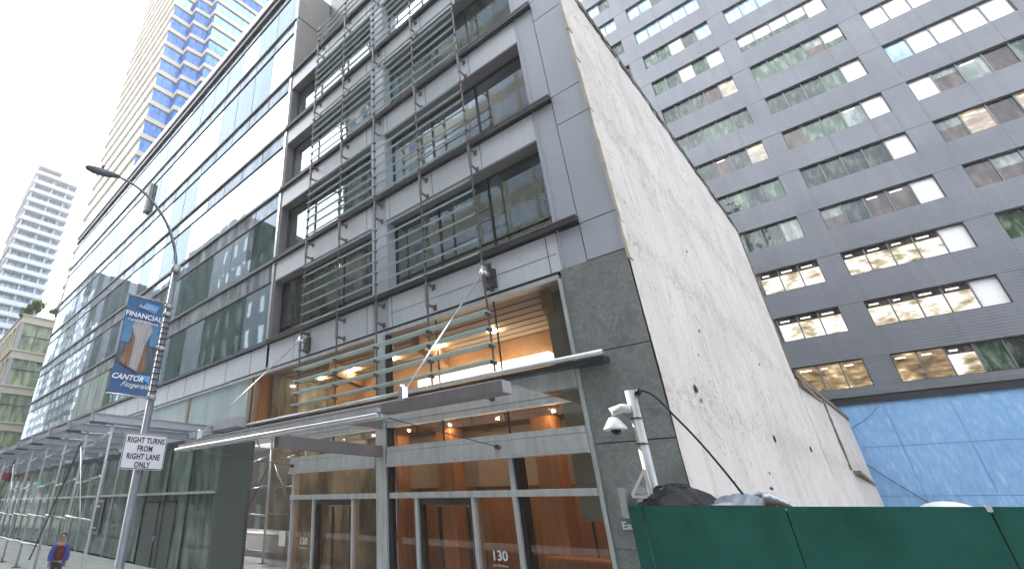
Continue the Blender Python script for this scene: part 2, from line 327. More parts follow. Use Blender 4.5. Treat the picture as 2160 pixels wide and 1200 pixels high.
# ------------------------------------------------------------------ mesh builder
class MB:
    def __init__(s): s.v = []; s.f = []; s.m = []; s.sm = []
    def quad(s, pts, mi=0, smooth=False):
        i = len(s.v); s.v += [tuple(p) for p in pts]; s.f.append(tuple(range(i, i+len(pts)))); s.m.append(mi); s.sm.append(smooth); return s
    def box(s, x0, x1, y0, y1, z0, z1, mi=0, mat=None):
        if x0 > x1: x0, x1 = x1, x0
        if y0 > y1: y0, y1 = y1, y0
        if z0 > z1: z0, z1 = z1, z0
        P = [Vector(p) for p in ((x0,y0,z0),(x1,y0,z0),(x1,y1,z0),(x0,y1,z0),(x0,y0,z1),(x1,y0,z1),(x1,y1,z1),(x0,y1,z1))]
        if mat: P = [mat @ p for p in P]
        i = len(s.v); s.v += [tuple(p) for p in P]
        for f in ((0,3,2,1),(4,5,6,7),(0,1,5,4),(1,2,6,5),(2,3,7,6),(3,0,4,7)):
            s.f.append(tuple(i+k for k in f)); s.m.append(mi); s.sm.append(False)
        return s
    def beam(s, a, b, w, h, mi=0):
        a = Vector(a); b = Vector(b); d = b-a; q = d.to_track_quat('X', 'Z').to_matrix().to_4x4()
        return s.box(0, d.length, -w/2, w/2, -h/2, h/2, mi, Matrix.Translation(a) @ q)
    def tube(s, pts, r, n=10, mi=0, caps=True):
        pts = [Vector(p) for p in pts]; rs = r if isinstance(r, (list, tuple)) else [r]*len(pts)
        rings = []; up = Vector((0, 0, 1))
        for k, p in enumerate(pts):
            d = (pts[min(k+1, len(pts)-1)]-pts[max(k-1, 0)]).normalized()
            u = up if abs(d.dot(up)) < .95 else Vector((1, 0, 0))
            a = d.cross(u).normalized(); b = d.cross(a).normalized(); i = len(s.v)
            for j in range(n):
                t = 2*math.pi*j/n; s.v.append(tuple(p+a*math.cos(t)*rs[k]+b*math.sin(t)*rs[k]))
            rings.append(i)
        for k in range(len(pts)-1):
            for j in range(n):
                s.f.append((rings[k]+j, rings[k]+(j+1) % n, rings[k+1]+(j+1) % n, rings[k+1]+j)); s.m.append(mi); s.sm.append(True)
        if caps:
            s.f.append(tuple(rings[0]+j for j in range(n))[::-1]); s.m.append(mi); s.sm.append(False)
            s.f.append(tuple(rings[-1]+j for j in range(n))); s.m.append(mi); s.sm.append(False)
        return s
    def prism(s, poly, z0, z1, mi=0):
        n = len(poly); i = len(s.v)
        s.v += [(x, y, z0) for x, y in poly]+[(x, y, z1) for x, y in poly]
        for k in range(n):
            s.f.append((i+k, i+(k+1) % n, i+n+(k+1) % n, i+n+k)); s.m.append(mi); s.sm.append(False)
        s.f.append(tuple(i+k for k in range(n))[::-1]); s.f.append(tuple(i+n+k for k in range(n)))
        s.m += [mi, mi]; s.sm += [False, False]; return s
    def ball(s, c, r, n=12, m=8, mi=0, sc=(1, 1, 1), jit=0):
        i = len(s.v); c = Vector(c)
        for a in range(m+1):
            th = math.pi*a/m
            for b in range(n):
                ph = 2*math.pi*b/n; k = 1+(random.uniform(-jit, jit) if jit else 0)
                s.v.append(tuple(c+Vector((math.sin(th)*math.cos(ph)*sc[0], math.sin(th)*math.sin(ph)*sc[1], math.cos(th)*sc[2]))*r*k))
        for a in range(m):
            for b in range(n):
                s.f.append((i+a*n+b, i+a*n+(b+1) % n, i+(a+1)*n+(b+1) % n, i+(a+1)*n+b)); s.m.append(mi); s.sm.append(True)
        return s
    def build(s, name, mats, parent=None, bevel=0, origin=None):
        root = parent
        while root is not None and root.parent is not None: root = root.parent
        o0 = Vector(root.location) if root is not None else Vector(origin or (0, 0, 0))
        me = bpy.data.meshes.new(name); me.from_pydata([tuple(Vector(v)-o0) for v in s.v], [], s.f)
        mats = mats if isinstance(mats, (list, tuple)) else [mats]
        for k in mats: me.materials.append(M[k] if isinstance(k, str) else k)
        me.polygons.foreach_set('material_index', s.m); me.polygons.foreach_set('use_smooth', s.sm)
        bm = bmesh.new(); bm.from_mesh(me); bmesh.ops.recalc_face_normals(bm, faces=bm.faces) if len(s.f) < 4000 else None; bm.to_mesh(me); bm.free()
        me.update(); o = bpy.data.objects.new(name, me); COL.objects.link(o)
        if root is None: o.location = o0
        else: o.parent = parent
        if bevel:
            bv = o.modifiers.new('bevel', 'BEVEL'); bv.width = bevel; bv.segments = 2; bv.limit_method = 'ANGLE'
        return o

def tag(o, label=None, cat=None, group=None, kind=None):
    if label: o['label'] = label
    if cat: o['category'] = cat
    if group: o['group'] = group
    if kind: o['kind'] = kind
    return o
def thing(name, loc, label, cat, group=None):
    o = bpy.data.objects.new(name, None); COL.objects.link(o); o.location = loc; o.empty_display_size = .3
    return tag(o, label, cat, group)
def text(name, body, size, loc, mat, parent, rot=(R(90), 0, 0), depth=.006, align='CENTER', shear=0, sx=1, spacing=1, offset=0):
    cu = bpy.data.curves.new(name, 'FONT'); cu.body = body; cu.size = size; cu.extrude = depth; cu.align_x = align; cu.shear = shear
    cu.space_character = spacing; cu.offset = offset; cu.resolution_u = 3; cu.space_line = .95
    tmp = bpy.data.objects.new('tmp', cu); COL.objects.link(tmp)
    bpy.context.view_layer.update()
    me = bpy.data.meshes.new_from_object(tmp.evaluated_get(bpy.context.evaluated_depsgraph_get()))
    bpy.data.objects.remove(tmp); me.name = name; me.materials.clear(); me.materials.append(M[mat])
    from mathutils import Euler
    root = parent
    while root is not None and root.parent is not None: root = root.parent
    o0 = Vector(root.location) if root else Vector((0, 0, 0))
    me.transform(Matrix.Translation(Vector(loc)-o0) @ Euler(rot).to_matrix().to_4x4() @ Matrix.Diagonal((sx, 1, 1, 1)))
    o = bpy.data.objects.new(name, me); COL.objects.link(o); o.parent = parent; return o

# ------------------------------------------------------------------ ground
tag(MB().quad([(-900, -700, -.12), (700, -700, -.12), (700, 900, -.12), (-900, 900, -.12)]).build('ground', 'roof'), kind='structure')
tag(MB().box(-61.5, 120, -8.5, 4.3, -.3, -.1).build('road', 'asphalt'), kind='structure')
tag(MB().box(-79, -63, -300, 300, -.3, -.096).build('avenue', 'asphalt'), kind='structure')
tag(MB().box(-62.4, 60, 4.5, 10.0, -.3, .03).build('sidewalk', 'paving'), kind='structure')
tag(MB().box(-62.4, 60, 4.3, 4.5, -.3, .035).build('kerb', 'kerb', bevel=.01), kind='structure')
tag(MB().box(-62.4, 60, -13.9, -8.5, -.3, .03).build('far_sidewalk', 'paving'), kind='structure')
lm = MB()
for x in range(-58, 60, 9): lm.box(x, x+3, .95, 1.07, -.098, -.092)
for x in range(-58, 60, 9): lm.box(x, x+3, -2.6, -2.48, -.098, -.092)
tag(lm.build('lane_markings', 'paint'), kind='structure')

# ------------------------------------------------------------------ entrance building
EB = thing('office_building', (-9.5, 12, 0), 'grey metal clad office building with glazed lobby and glass louvre screens across its front', 'office building')
ZS = [8.39, 12.08, 15.77, 19.45, 23.2]
XR = -2.66
# core volumes
w = MB().box(-16.15, -6.2, 10.53, 26, 7.3, 16.0).box(-16.15, -6.2, 10.53, 12.6, 16.0, 23.0)
w.box(-6.2, XR-.02, 10.53, 31.5, 7.3, 16.0).box(-6.2, XR-.02, 10.53, 11.3, 16.0, 27)
w.build('core_wall', 'win2', EB)
s_ = MB().box(-16.15, -10.1, 12.3, 25.9, 23.0, 37).build('setback_wall', ['slatepanel'], EB)
MB().box(-16.1, -10.1, 10.0, 12.3, 22.95, 23.05).build('terrace', 'roof', EB)
MB().box(-10.1, -6.2, 10.0, 14, 23.0, 31).build('upper_wall', 'pier', EB)
# jambs between the window bays
for x0, x1, nm in ((-10.2, -9.5, 'pilaster'), (-4.05, -3.47, 'pier_panel')):
    for i, z in enumerate(ZS[:4]):
        MB().box(x0, x1, 10.0, 10.53, z+.003 if nm == 'pier_panel' else z-.02, z+3.66).build(nm, 'pier', EB)
MB().box(-16.2, -16.06, 10.0, 10.53, 7.3, 22.9).build('corner_frame', 'reveal', EB)
for x0, x1 in ((-10.2, -9.5),):
    MB().box(x0, x1, 10.0, 10.53, 7.22, 8.18).build('pilaster', 'pier', EB)
# big right-hand pier panels, each with an open joint
prev = 7.26
for z in (8.2, 11.1, 12.04, 15.0, 15.8, 19.4):
    MB().box(-3.45, XR, 9.99, 10.53, prev+.012, z-.012).build('pier_panel', 'pier', EB, bevel=.006); prev = z
MB().box(-4.05, -3.47, 10.0, 10.53, 7.26, 8.18).build('pier_panel', 'pier', EB)
MB().box(-4.04, XR-.01, 10.03, 10.7, 7.2, 23).build('pier_joint', 'seam', EB)
MB().box(-3.99, -3.96, 9.975, 10.0, 7.26, 20).build('pier_fin', 'panel', EB)
# spandrels, ledges, windows per storey and bay
def window(x0, x1, z0, z1, nm, gl, mull):
    g = MB().quad([(x0, 10.45, z0), (x1, 10.45, z0), (x1, 10.45, z1), (x0, 10.45, z1)]).build('window', gl, EB)
    f = MB()
    for x in mull: f.box(x-.025, x+.025, 10.41, 10.47, z0, z1)
    f.box(x0, x1, 10.405, 10.46, z0+.5, z0+.525); f.box(x0, x1, 10.4, 10.49, z0, z0+.04); f.box(x0, x1, 10.4, 10.49, z1-.05, z1)
    f.box(x0, x0+.05, 10.4, 10.49, z0, z1); f.box(x1-.05, x1, 10.4, 10.49, z0, z1)
    f.build('window_frame', 'frame_d', g)
    return g
for i, z in enumerate(ZS):
    top = i == 4
    for (a, b) in ((-16.06, -10.2), (-9.5, -4.05)):
        if top and a > -10: continue
        if not top:
            window(a, b, z+.02, z+2.6, 'w', 'win' if (i+int(a)) % 2 else 'win2', [a+(b-a)*k for k in (.34, .67)])
            MB().box(a, b, 9.995, 10.53, z+2.58, z+2.64).build('window_head', 'reveal', EB)
            j = MB().box(a, b, 10.0, 10.53, z+2.64, z+3.53)
            for x in ((-13.9, -11.9, -10.45) if a < -10 else (-9.35, -7.5, -5.7)): j.box(x-.006, x+.006, 9.994, 10.001, z+2.66, z+3.52, 1)
            j.build('spandrel_panel', ['spandrel', 'seam'], EB)
    x1 = -3.45 if not top else -9.5
    MB().box(-16.2, x1, 9.86, 10.0, z-.15, z+.0).box(-16.06, x1 if not top else -10.1, 10.0, 10.49, z-.19, z-.02).build('ledge', 'ledge', EB, bevel=.008)
    # pale upper lip
    MB().box(-16.2, x1, 9.85, 9.88, z+.0, z+.02).build('ledge_lip', 'reveal', EB)
# fascia below the first ledge
j = MB().box(-16.2, -10.2, 10.0, 10.53, 7.24, 8.23).box(-9.5, -4.05, 10.0, 10.53, 7.24, 8.23)
for x in (-14.4, -13.4, -11.9, -10.45, -9.35, -7.95, -6.1, -4.3): j.box(x-.007, x+.007, 9.993, 10.001, 7.25, 8.19, 1)
j.box(-9.4, -4.1, 9.994, 10.001, 7.68, 7.69, 1).build('fascia_panel', ['spandrel', 'seam'], EB)
# lobby head frame
MB().box(-18.9, -4.13, 9.93, 10.2, 7.03, 7.14).build('head_frame', 'steel', EB)
MB().box(-18.9, -4.13, 9.98, 10.2, 7.141, 7.235).build('head_gap', 'black', EB)

# stone pier
st = [(0, 1.75), (1.76, 3.5), (3.52, 5.24), (5.26, 7.24)]
for a, b in st: MB().box(-4.08, XR, 9.97, 10.9, a, b).build('stone_slab', 'slate', EB, bevel=.004)
MB().box(-4.07, XR-.01, 10.0, 10.85, 0, 7.2).build('stone_joint', 'seam', EB)
MB().box(-4.16, -4.085, 9.93, 10.2, 0, 7.03).build('jamb', 'steel', EB)

# sunscreen rods, brackets, louvres
YB = 9.65
RX = [-13.5, -11.52, -9.69, -7.7, -5.86]
RT = [24.1, 24.1, 24.1, 24.1, 24.1]
LOW = [6.61, 6.21, 5.81, 5.42]
def blade_z(i): return [ZS[i]-.12+.385*k for k in range(7 if i < 4 else 3)]
for x, zt in zip(RX, RT):
    m = MB().tube([(x, YB, 5.1), (x, YB, zt)], .026, 8)
    for i in range(5):
        for z in blade_z(i): m.box(x-.03, x+.03, YB-.05, YB+.06, z-.05, z+.035)
        m.box(x-.034, x+.034, YB-.034, YB+.034, ZS[i]-1.1, ZS[i]-.35)
    for z in LOW: m.box(x-.034, x+.034, YB-.1, YB+.08, z-.06, z+.03)
    r = m.build('screen_rod', 'rod', EB)
    for z in ZS:
        for dz in (-.4, -1.02):
            MB().box(x-.012, x+.012, YB, 10.0, z+dz-.04, z+dz+.04).box(x-.05, x+.05, 9.96, 9.993, z+dz-.08, z+dz+.08).build('rod_bracket', 'rod', r)
def blade(x0, x1, z, wd, mat, tilt, th=.012):
    # outer edge raised, so the pale underside faces the street
    c, s_n = math.cos(tilt), math.sin(tilt)
    a = (YB-wd*.75*c, z+wd*.75*s_n); b2 = (YB+wd*.25*c, z-wd*.25*s_n)
    v = [(x, y, zz+dz) for x in (x0, x1) for (y, zz) in (a, b2) for dz in (0, th)]
    m = MB()
    m.quad([v[0], v[4], v[6], v[2]]).quad([v[1], v[3], v[7], v[5]]).quad([v[0], v[1], v[5], v[4]]).quad([v[2], v[6], v[7], v[3]]).quad([v[0], v[2], v[3], v[1]]).quad([v[4], v[5], v[7], v[6]])
    return m.build('louvre_blade', mat, EB)
for i in range(5):
    for z in blade_z(i): blade(-13.56, -5.84, z, .075, 'blade', .05)
for z in LOW: blade(-13.62, -5.8, z, .24, 'blade2', .12, .018)

# lobby front
MB().box(-9.98, -9.62, 9.86, 10.25, 0, 7.03).build('lobby_column', 'steel', EB, bevel=.01)
MB().box(-9.615, -9.55, 9.95, 10.2, 0, 7.03).build('column_shadow_gap', 'seam', EB)
def rail(x0, x1, z0, z1, y0=9.92, mat='steel', nm='transom'): return MB().box(x0, x1, y0, 10.2, z0, z1).build(nm, mat, EB, bevel=.006)
for (a, b) in ((-13.95, -9.99), (-9.54, -4.17)):
    rail(a, b, 2.61, 2.74); 
    bb = rail(a, b, 3.42, 3.72, 9.84, nm='lobby_beam'); MB().box(a+.002, b-.002, 9.87, 10.1, 3.735, 3.86).build('beam_cap', 'steel', bb); MB().box(a, b, 9.8, 9.95, 3.36, 3.415).build('beam_lip', 'steel', bb)
rail(-9.54, -4.17, 4.62, 5.1, 9.9, nm='upper_beam'); rail(-16.6, -9.99, 4.78, 4.98, 9.95, 'dark_steel')
for x in (-13.88, -12.78, -11.02): rail(x-.04, x+.04, 0, 2.61 if x > -13.5 else 3.42, 9.95, nm='mullion')
for x in (-8.68, -7.0): rail(x-.045, x+.045, 0, 2.61, 9.95, nm='mullion')
rail(-5.98, -5.88, 0, 3.36, 9.93, nm='mullion'); MB().box(-5.875, -5.78, 10.0, 10.3, 0, 3.4).build('mullion_back', 'black', EB)
for x in (-5.9, -7.75, -12.0): MB().box(x-.012, x+.012, 10.02, 10.06, 3.86, 7.03).build('glass_joint', 'seam', EB)
for (a, b, z0, z1) in ((-16.6, -13.95, 0, 4.78), (-16.6, -9.99, 4.98, 7.03), (-13.84, -9.99, 3.86, 4.78), (-9.54, -4.17, 3.86, 4.62), (-9.54, -4.17, 5.1, 7.03),
    (-13.84, -9.99, 2.74, 3.36), (-9.54, -6.0, 2.74, 3.36), (-5.86, -4.17, 2.74, 3.36), (-13.84, -12.82, 0, 2.61), (-10.98, -9.99, 0, 2.61), (-9.54, -8.73, 0, 2.61), (-6.95, -5.99, 0, 2.61), (-5.86, -4.17, 0, 2.61)):
    MB().quad([(a, 10.05, z0), (b, 10.05, z0), (b, 10.05, z1), (a, 10.05, z1)]).build('lobby_window', 'lobbyglass', EB)
for a, b in ((-12.74, -11.06), (-8.63, -7.05)):
    d = MB(); ww = .09
    d.box(a, a+.07, 10.02, 10.2, 0, 2.6).box(b-.07, b, 10.02, 10.2, 0, 2.6).box(a+.07, b-.07, 10.02, 10.2, 2.46, 2.6)
    d.box((a+b)/2+.38, (a+b)/2+.44, 10.3, 10.36, 0, 2.42).box(a+.2, a+.26, 10.5, 10.56, 0, 2.42)
    dd = d.build('revolving_door', 'dark_steel', EB)
    MB().quad([(a+.07, 10.12, .05), (b-.07, 10.12, .05), (b-.07, 10.12, 2.45), (a+.07, 10.12, 2.45)]).build('door_glass', 'lobbyglass', dd)
# vinyl numbers on the glass
text('door_number', '130', .26, (-6.5, 10.03, 1.42), 'decal', EB, depth=.003, offset=.004)
text('door_text', 'East 59th Street', .055, (-6.5, 10.03, 1.31), 'decal', EB, depth=.002)
text('door_number', '130', .26, (-13.27, 10.03, 1.4), 'decal', EB, depth=.003, offset=.004)
text('door_text', 'East 59th Street', .055, (-13.27, 10.03, 1.29), 'decal', EB, depth=.002)
MB().box(-14.55, -14.2, 10.02, 10.03, 1.3, 1.72).build('paper_notice', 'paper', EB)
# metal address on stone
n1 = text('address_number', '130', .64, (-3.88, 9.9, 2.27), 'steel_b', EB, depth=.08, align='LEFT', offset=.022)
text('address_text', 'East', .17, (-3.87, 9.955, 2.07), 'decal', EB, depth=.014, align='LEFT', offset=.004)

# lobby interior
MB().box(-16.6, -4.1, 10.3, 18, -.02, .04).build('lobby_floor', 'lobbyfloor', EB)
bw = MB().box(-16.6, -4.1, 17.5, 17.7, .04, 7.15)
j = bw
for x in (-15, -13.5, -12, -10.4, -8.9, -7.7, -6.5, -5.6, -4.8): j.box(x-.03, x+.03, 17.46, 17.501, .05, 5.0, 1)
j.box(-16, -4.2, 17.47, 17.502, 3.4, 3.44, 1).build('lobby_back_wall', ['wood', 'black'], EB)
MB().box(-16.75, -16.6, 10.1, 18, 0, 7.15).build('lobby_side_wall', 'wood', EB)
MB().box(-4.1, -4.0, 10.9, 18, 0, 7.15).build('lobby_side_wall', 'wood', EB)
MB().box(-5.0, -4.12, 10.9, 11.3, 2.15, 7.1).build('drop_panel', 'lobbywall', EB)
g = MB().box(-16.6, -4.1, 10.25, 18, 7.15, 7.25)
y = 10.4
while y < 17.4: g.box(-16.5, -4.2, y, y+.03, 7.13, 7.151, 1); y += .42
g.build('lobby_ceiling', ['ceil', 'cdark'], EB)
for k in range(5):
    x0 = -14.2+k*2.2; a = R(19.3)
    p0 = Vector((x0, 13.4, 5.16)); p1 = p0+Vector((-math.sin(a), math.cos(a), 0))*4.2
    if p1.x > -16.3: MB().beam(p0, p1, .34, .12).build('ceiling_beam', 'beamwood', EB)
for k in range(3):
    x0 = -13.2+k*4.2; MB().beam((x0, 10.6, 6.9), (x0-.9, 13.2, 6.9), .26, .45).build('ceiling_beam', 'beamwood', EB)
g = MB().box(-16.6, -4.1, 13.4, 17.5, 5.2, 5.3); y = 13.7
while y < 17.4: g.box(-16.5, -4.2, y, y+.025, 5.18, 5.201, 1); y += .3
g.build('low_ceiling', ['ceil', 'cdark'], EB)
MB().box(-16.55, -4.15, 17.3, 17.46, 3.1, 5.19).build('upper_back_wall', 'ceil', EB)
for k in range(12):
    x = -15.5+(k % 6)*2.05; y = 12.2 if k < 6 else 15.2; zl = 7.08 if k < 6 else 5.12
    MB().tube([(x, y, zl), (x, y, zl+.05)], .09 if k < 6 else .06, 12).build('fill_downlight', 'fill_downlight', EB)  # unseen lamps added as warm fill for the lobby interior
MB().box(-11.0, -6.1, 13.0, 13.3, 6.17, 6.4).build('cove_light', 'cove', EB)
MB().box(-16.55, -4.15, 13.32, 13.39, 5.2, 7.12).build('cove_soffit', 'beamwood', EB)
MB().box(-7.6, -4.3, 14.2, 14.9, .04, 1.1).box(-7.7, -4.2, 14.1, 15.0, 1.11, 1.17).build('reception_desk', ['wood'], EB)
for x in (-14.6, -11.9, -7.9):
    MB().box(x-.35, x+.35, 15.4, 16.1, .04, 5.1).build('inner_column', 'wood', EB)
# tube gutter along the facade
MB().tube([(-16.5, 9.62, 5.14), (-3.42, 9.62, 5.14)], .055, 12).build('gutter_tube', 'steel_b', EB)
MB().box(-16.3, -3.45, 9.66, 9.86, 4.98, 5.08).box(-4.6, -3.45, 9.86, 9.96, 4.98, 5.1).build('gutter_tray', 'dark_steel', EB)

# entrance canopy hung on rods
cn = MB()
MB().box(-14.2, -6.15, 6.12, 6.22, 3.93, 4.0, 0).box(-14.2, -6.15, 6.22, 6.4, 3.84, 3.91).build('canopy_fascia', 'steel', EB)
MB().box(-14.1, -3.7, 6.24, 6.5, 3.915, 4.1).build('canopy_front_beam', 'reveal', EB, bevel=.008)
MB().tube([(-14.25, 6.08, 3.86), (-6.1, 6.08, 3.86)], .04, 10).build('canopy_tube', 'steel_b', EB)
for x in (-9.8,): MB().box(x-.09, x+.09, 6.5, 9.86, 3.62, 3.9).build('canopy_arm', 'reveal', EB, bevel=.008)
MB().quad([(-14.1, 6.3, 4.112), (-3.8, 6.3, 4.112), (-3.8, 9.8, 4.112), (-14.1, 9.8, 4.112)]).build('canopy_glass', 'canopyglass', EB)
for x in (-13.5, -5.86):
    r = MB().tube([(x, 9.62, 7.7), (x+.2, 6.28, 4.2)], .018, 8).build('canopy_rod', 'steel_b', EB)
    MB().box(x-.16, x+.16, 9.9, 9.995, 7.35, 7.85).build('rod_plate', 'dark_steel', r)
    MB().tube([(x, 9.9, 7.7), (x, 9.6, 7.7)], .07, 10).tube([(x, 9.66, 7.82), (x, 9.5, 7.55)], [.09, .03], 10).build('rod_socket', 'steel_b', r)
    MB().box(x+.15, x+.25, 6.2, 6.34, 4.05, 4.3).tube([(x+.2, 6.28, 4.14), (x+.2, 6.28, 4.34)], .045, 8).build('rod_shoe', 'steel_b', r)
    r2 = MB().tube([(x-.2, 6.3, 3.83), (x-.25, 9.82, 3.6)], .01, 6).build('tie_rod', 'dark_steel', EB)
    MB().tube([(x-.25, 9.74, 3.6), (x-.25, 9.86, 3.59)], .05, 8).build('tie_anchor', 'dark_steel', r2)

# ------------------------------------------------------------------ left glass building
GB = thing('glass_building', (-39, 20, 0), 'long green glass curtain wall building with thin dark floor lines behind the lamp post', 'office building')
GX0, GX1 = -16.22, -61.6
GZ = [8.39, 12.08, 15.77, 19.5, 23.25, 27.75]
GT = 31.2
MB().box(GX1+.05, GX0-.25, 10.6, 40, 0, GT).build('core', 'cwsp', GB)
MB().box(GX0-.24, GX0-.02, 10.06, 30, 7.2, GT).build('side_wall', 'sidepanel', GB)
MB().box(GX0-.02, GX0-.005, 10.03, 30, 27.9, 27.96).build('side_joint', 'seam', GB)
MB().box(GX0-.14, GX0+.01, 9.97, 10.06, 8.2, GT).build('corner_trim', 'steel_b', GB)
MB().box(GX1, GX1+.12, 9.98, 12, 8.2, GT).build('corner_trim', 'slatepanel', GB)
pitch = 2.02; cols = []
x = GX0-.15
while x > GX1+.3: cols.append((max(x-pitch, GX1+.14), x)); x -= pitch
rest = MB(); 
for i, z in enumerate(GZ):
    zn = GZ[i+1] if i < 5 else GT-.1
    head = z+2.62 if i < 4 else (z+3.35 if i == 4 else z+2.6)
    MB().box(GX1, GX0, 9.9, 10.05, z-.14, z).build('floor_line', 'gline', GB)
    MB().box(GX1, GX0-.2, 9.94, 10.05, head, head+.05).build('head_line', 'gline', GB)
    for k, (a, b) in enumerate(cols):
        # each pane sits a hair out of plane, as real glazing does
        t1 = random.uniform(-.004, .004); t2 = random.uniform(-.004, .004)
        q = [(a+.012, 10+t1, z+.005), (b-.012, 10+t2, z+.005), (b-.012, 10+t2*.3, head-.005), (a+.012, 10+t1*.3, head-.005)]
        if k < 16: MB().quad(q).build('window', ('cw', 'cw2')[(k*7+i*3) % 5 == 0], GB)
        else: rest.quad(q, 0)
    sp = MB()
    for k, (a, b) in enumerate(cols): sp.quad([(a+.012, 10.005, head+.075), (b-.012, 10.005, head+.075), (b-.012, 10.005, zn-.165), (a+.012, 10.005, zn-.165)])
    sp.build('spandrel_band', 'cwsp', GB)
tag(rest.build('far_windows', 'cw', GB), kind='stuff')
for a, b in cols: MB().box(a-.008, a+.008, 9.988, 10.05, 8.4, GT-.1).build('mullion', 'frame_l', GB)
# opened vent
MB().box(-36.8, -36.1, 9.72, 9.98, 23.95, 26.6).build('open_vent', 'sidepanel', GB)
# cornice with bright soffit
MB().box(GX1-.2, GX0+.02, 9.84, 10.5, GT, GT+.16).build('cornice', 'ledge', GB)
MB().box(GX1-.2, GX0+.02, 9.8, 10.5, GT+.55, GT+.65).build('cornice_lip', 'ledge', GB)
MB().box(GX1-.2, GX0+.02, 9.9, 10.5, GT+.162, GT+.54).build('cornice_face', 'spandrel', GB)
MB().box(GX1-.2, GX0+.02, 9.75, 10.5, GT+.652, GT+1.3).build('parapet', 'white', GB)
# base: fascia panels, clerestory, canopy, shop front
j = MB().box(GX1, GX0-.02, 10.0, 10.6, 7.24, 8.2); x = GX0-1.2
while x > GX1: j.box(x-.008, x+.008, 9.992, 10.001, 7.25, 8.19, 1); x -= 2.02
j.build('fascia_panel', ['spandrel', 'seam'], GB)
MB().box(GX1, -18.95, 9.95, 10.2, 7.05, 7.13).build('head_frame', 'steel', GB)
x = -17.3
k = 0
while x > GX1+2:
    x2 = max(x-5.35, GX1+.2)
    for q in range(3):
        a = x+(x2-x)*q/3; b = x+(x2-x)*(q+1)/3
        MB().box(a-.012, b+.012, 10.04, 10.08, 5.15, 7.04).build('clerestory_window', 'frost', GB)
    MB().box(x2-.2, x2-.02, 9.97, 10.3, 5.15, 7.04).build('wood_post', 'post', GB)
    x = x2-.22; k += 1
MB().box(-17.28, -16.75, 9.95, 10.3, 4.98, 7.02).build('wood_post', 'post', GB)
MB().box(-16.98, -16.9, 9.93, 9.95, 4.98, 7.02).build('post_groove', 'black', GB)
MB().box(GX1, -17.3, 10.0, 10.5, 4.85, 5.15).build('shop_head', 'dark_steel', GB)
MB().box(-18.95, -16.66, 9.98, 10.3, 0, 4.84).build('side_panel', 'slatepanel', GB)
x = -18.97; k = 0
while x > GX1+.5:
    w_ = 2.25 if k % 2 else 2.35; a = max(x-w_, GX1+.1)
    MB().box(a+.02, x-.02, 10.02, 10.06, .1, 2.86).build('shop_window', 'store', GB)
    MB().box(a+.02, x-.02, 10.02, 10.06, 2.98, 4.84).build('shop_window', 'store', GB)
    MB().box(a-.03, a+.019, 9.93, 10.2, .0, 4.85).build('shop_mullion', 'steel' if x < -27 else 'dark_steel', GB)
    x = a; k += 1
MB().box(GX1, -18.97, 9.9, 10.1, 2.87, 2.97).build('shop_transom', 'steel', GB)
d = MB().box(-25.75, -22.4, 9.96, 10.01, .05, 2.55).build('double_door', 'slatepanel', GB)
MB().box(-25.8, -22.35, 9.93, 10.0, 2.55, 2.62).box(-24.12, -24.06, 9.93, 9.955, .05, 2.55).build('door_frame', 'black', d)
MB().box(-24.0, -23.9, 9.85, 9.95, 1.05, 1.25).build('door_handle', 'steel_b', d)
p = MB().box(-33.5, -31.6, 9.9, 9.925, 1.0, 2.75).build('poster', 'postergrey', GB)
MB().box(-33.3, -31.8, 9.885, 9.899, 1.15, 2.6).build('poster_print', 'darkdecal', p)
for k in range(9): text('poster_line', random.choice(['OFFICE', 'RETAIL', 'SPACE', 'LEASE']) if 0 else ' ', .1, (0, 0, 0), 'decal', p) if 0 else None
MB().box(-33.1, -32.0, 9.878, 9.884, 2.35, 2.45).box(-33.1, -32.0, 9.878, 9.884, 1.3, 1.36).build('poster_print', 'decal', p)

# steel glass-roofed canopy along the glass building
CX = [-19.1, -22.0, -24.9, -28.0, -31.1, -34.4, -38, -42, -46, -50.5, -55.5]
for i, x in enumerate(CX):
    b = MB().box(x-.1, x+.1, 4.95, 9.86, 5.08, 5.1).box(x-.1, x+.1, 4.95, 9.86, 5.34, 5.36).box(x-.02, x+.02, 4.95, 9.86, 5.1, 5.34).box(x-.1, x+.1, 9.865, 9.93, 5.05, 5.4)
    b.build('canopy_beam', 'panel', GB)
    MB().box(x-.05, x+.05, 4.97, 5.5, 5.0, 5.07).build('beam_tip', 'dark_steel', GB)
MB().box(-19.0, -17.1, 9.5, 9.9, 5.15, 5.5).build('canopy_bracket', 'panel', GB)
MB().box(-58, -19.2, 5.1, 9.85, 5.372, 5.392).build('canopy_glass', 'canopyglass', GB)
tag(MB().box(-58, -19.0, 5.05, 5.12, 5.13, 5.3).build('canopy_edge', 'panel', GB))

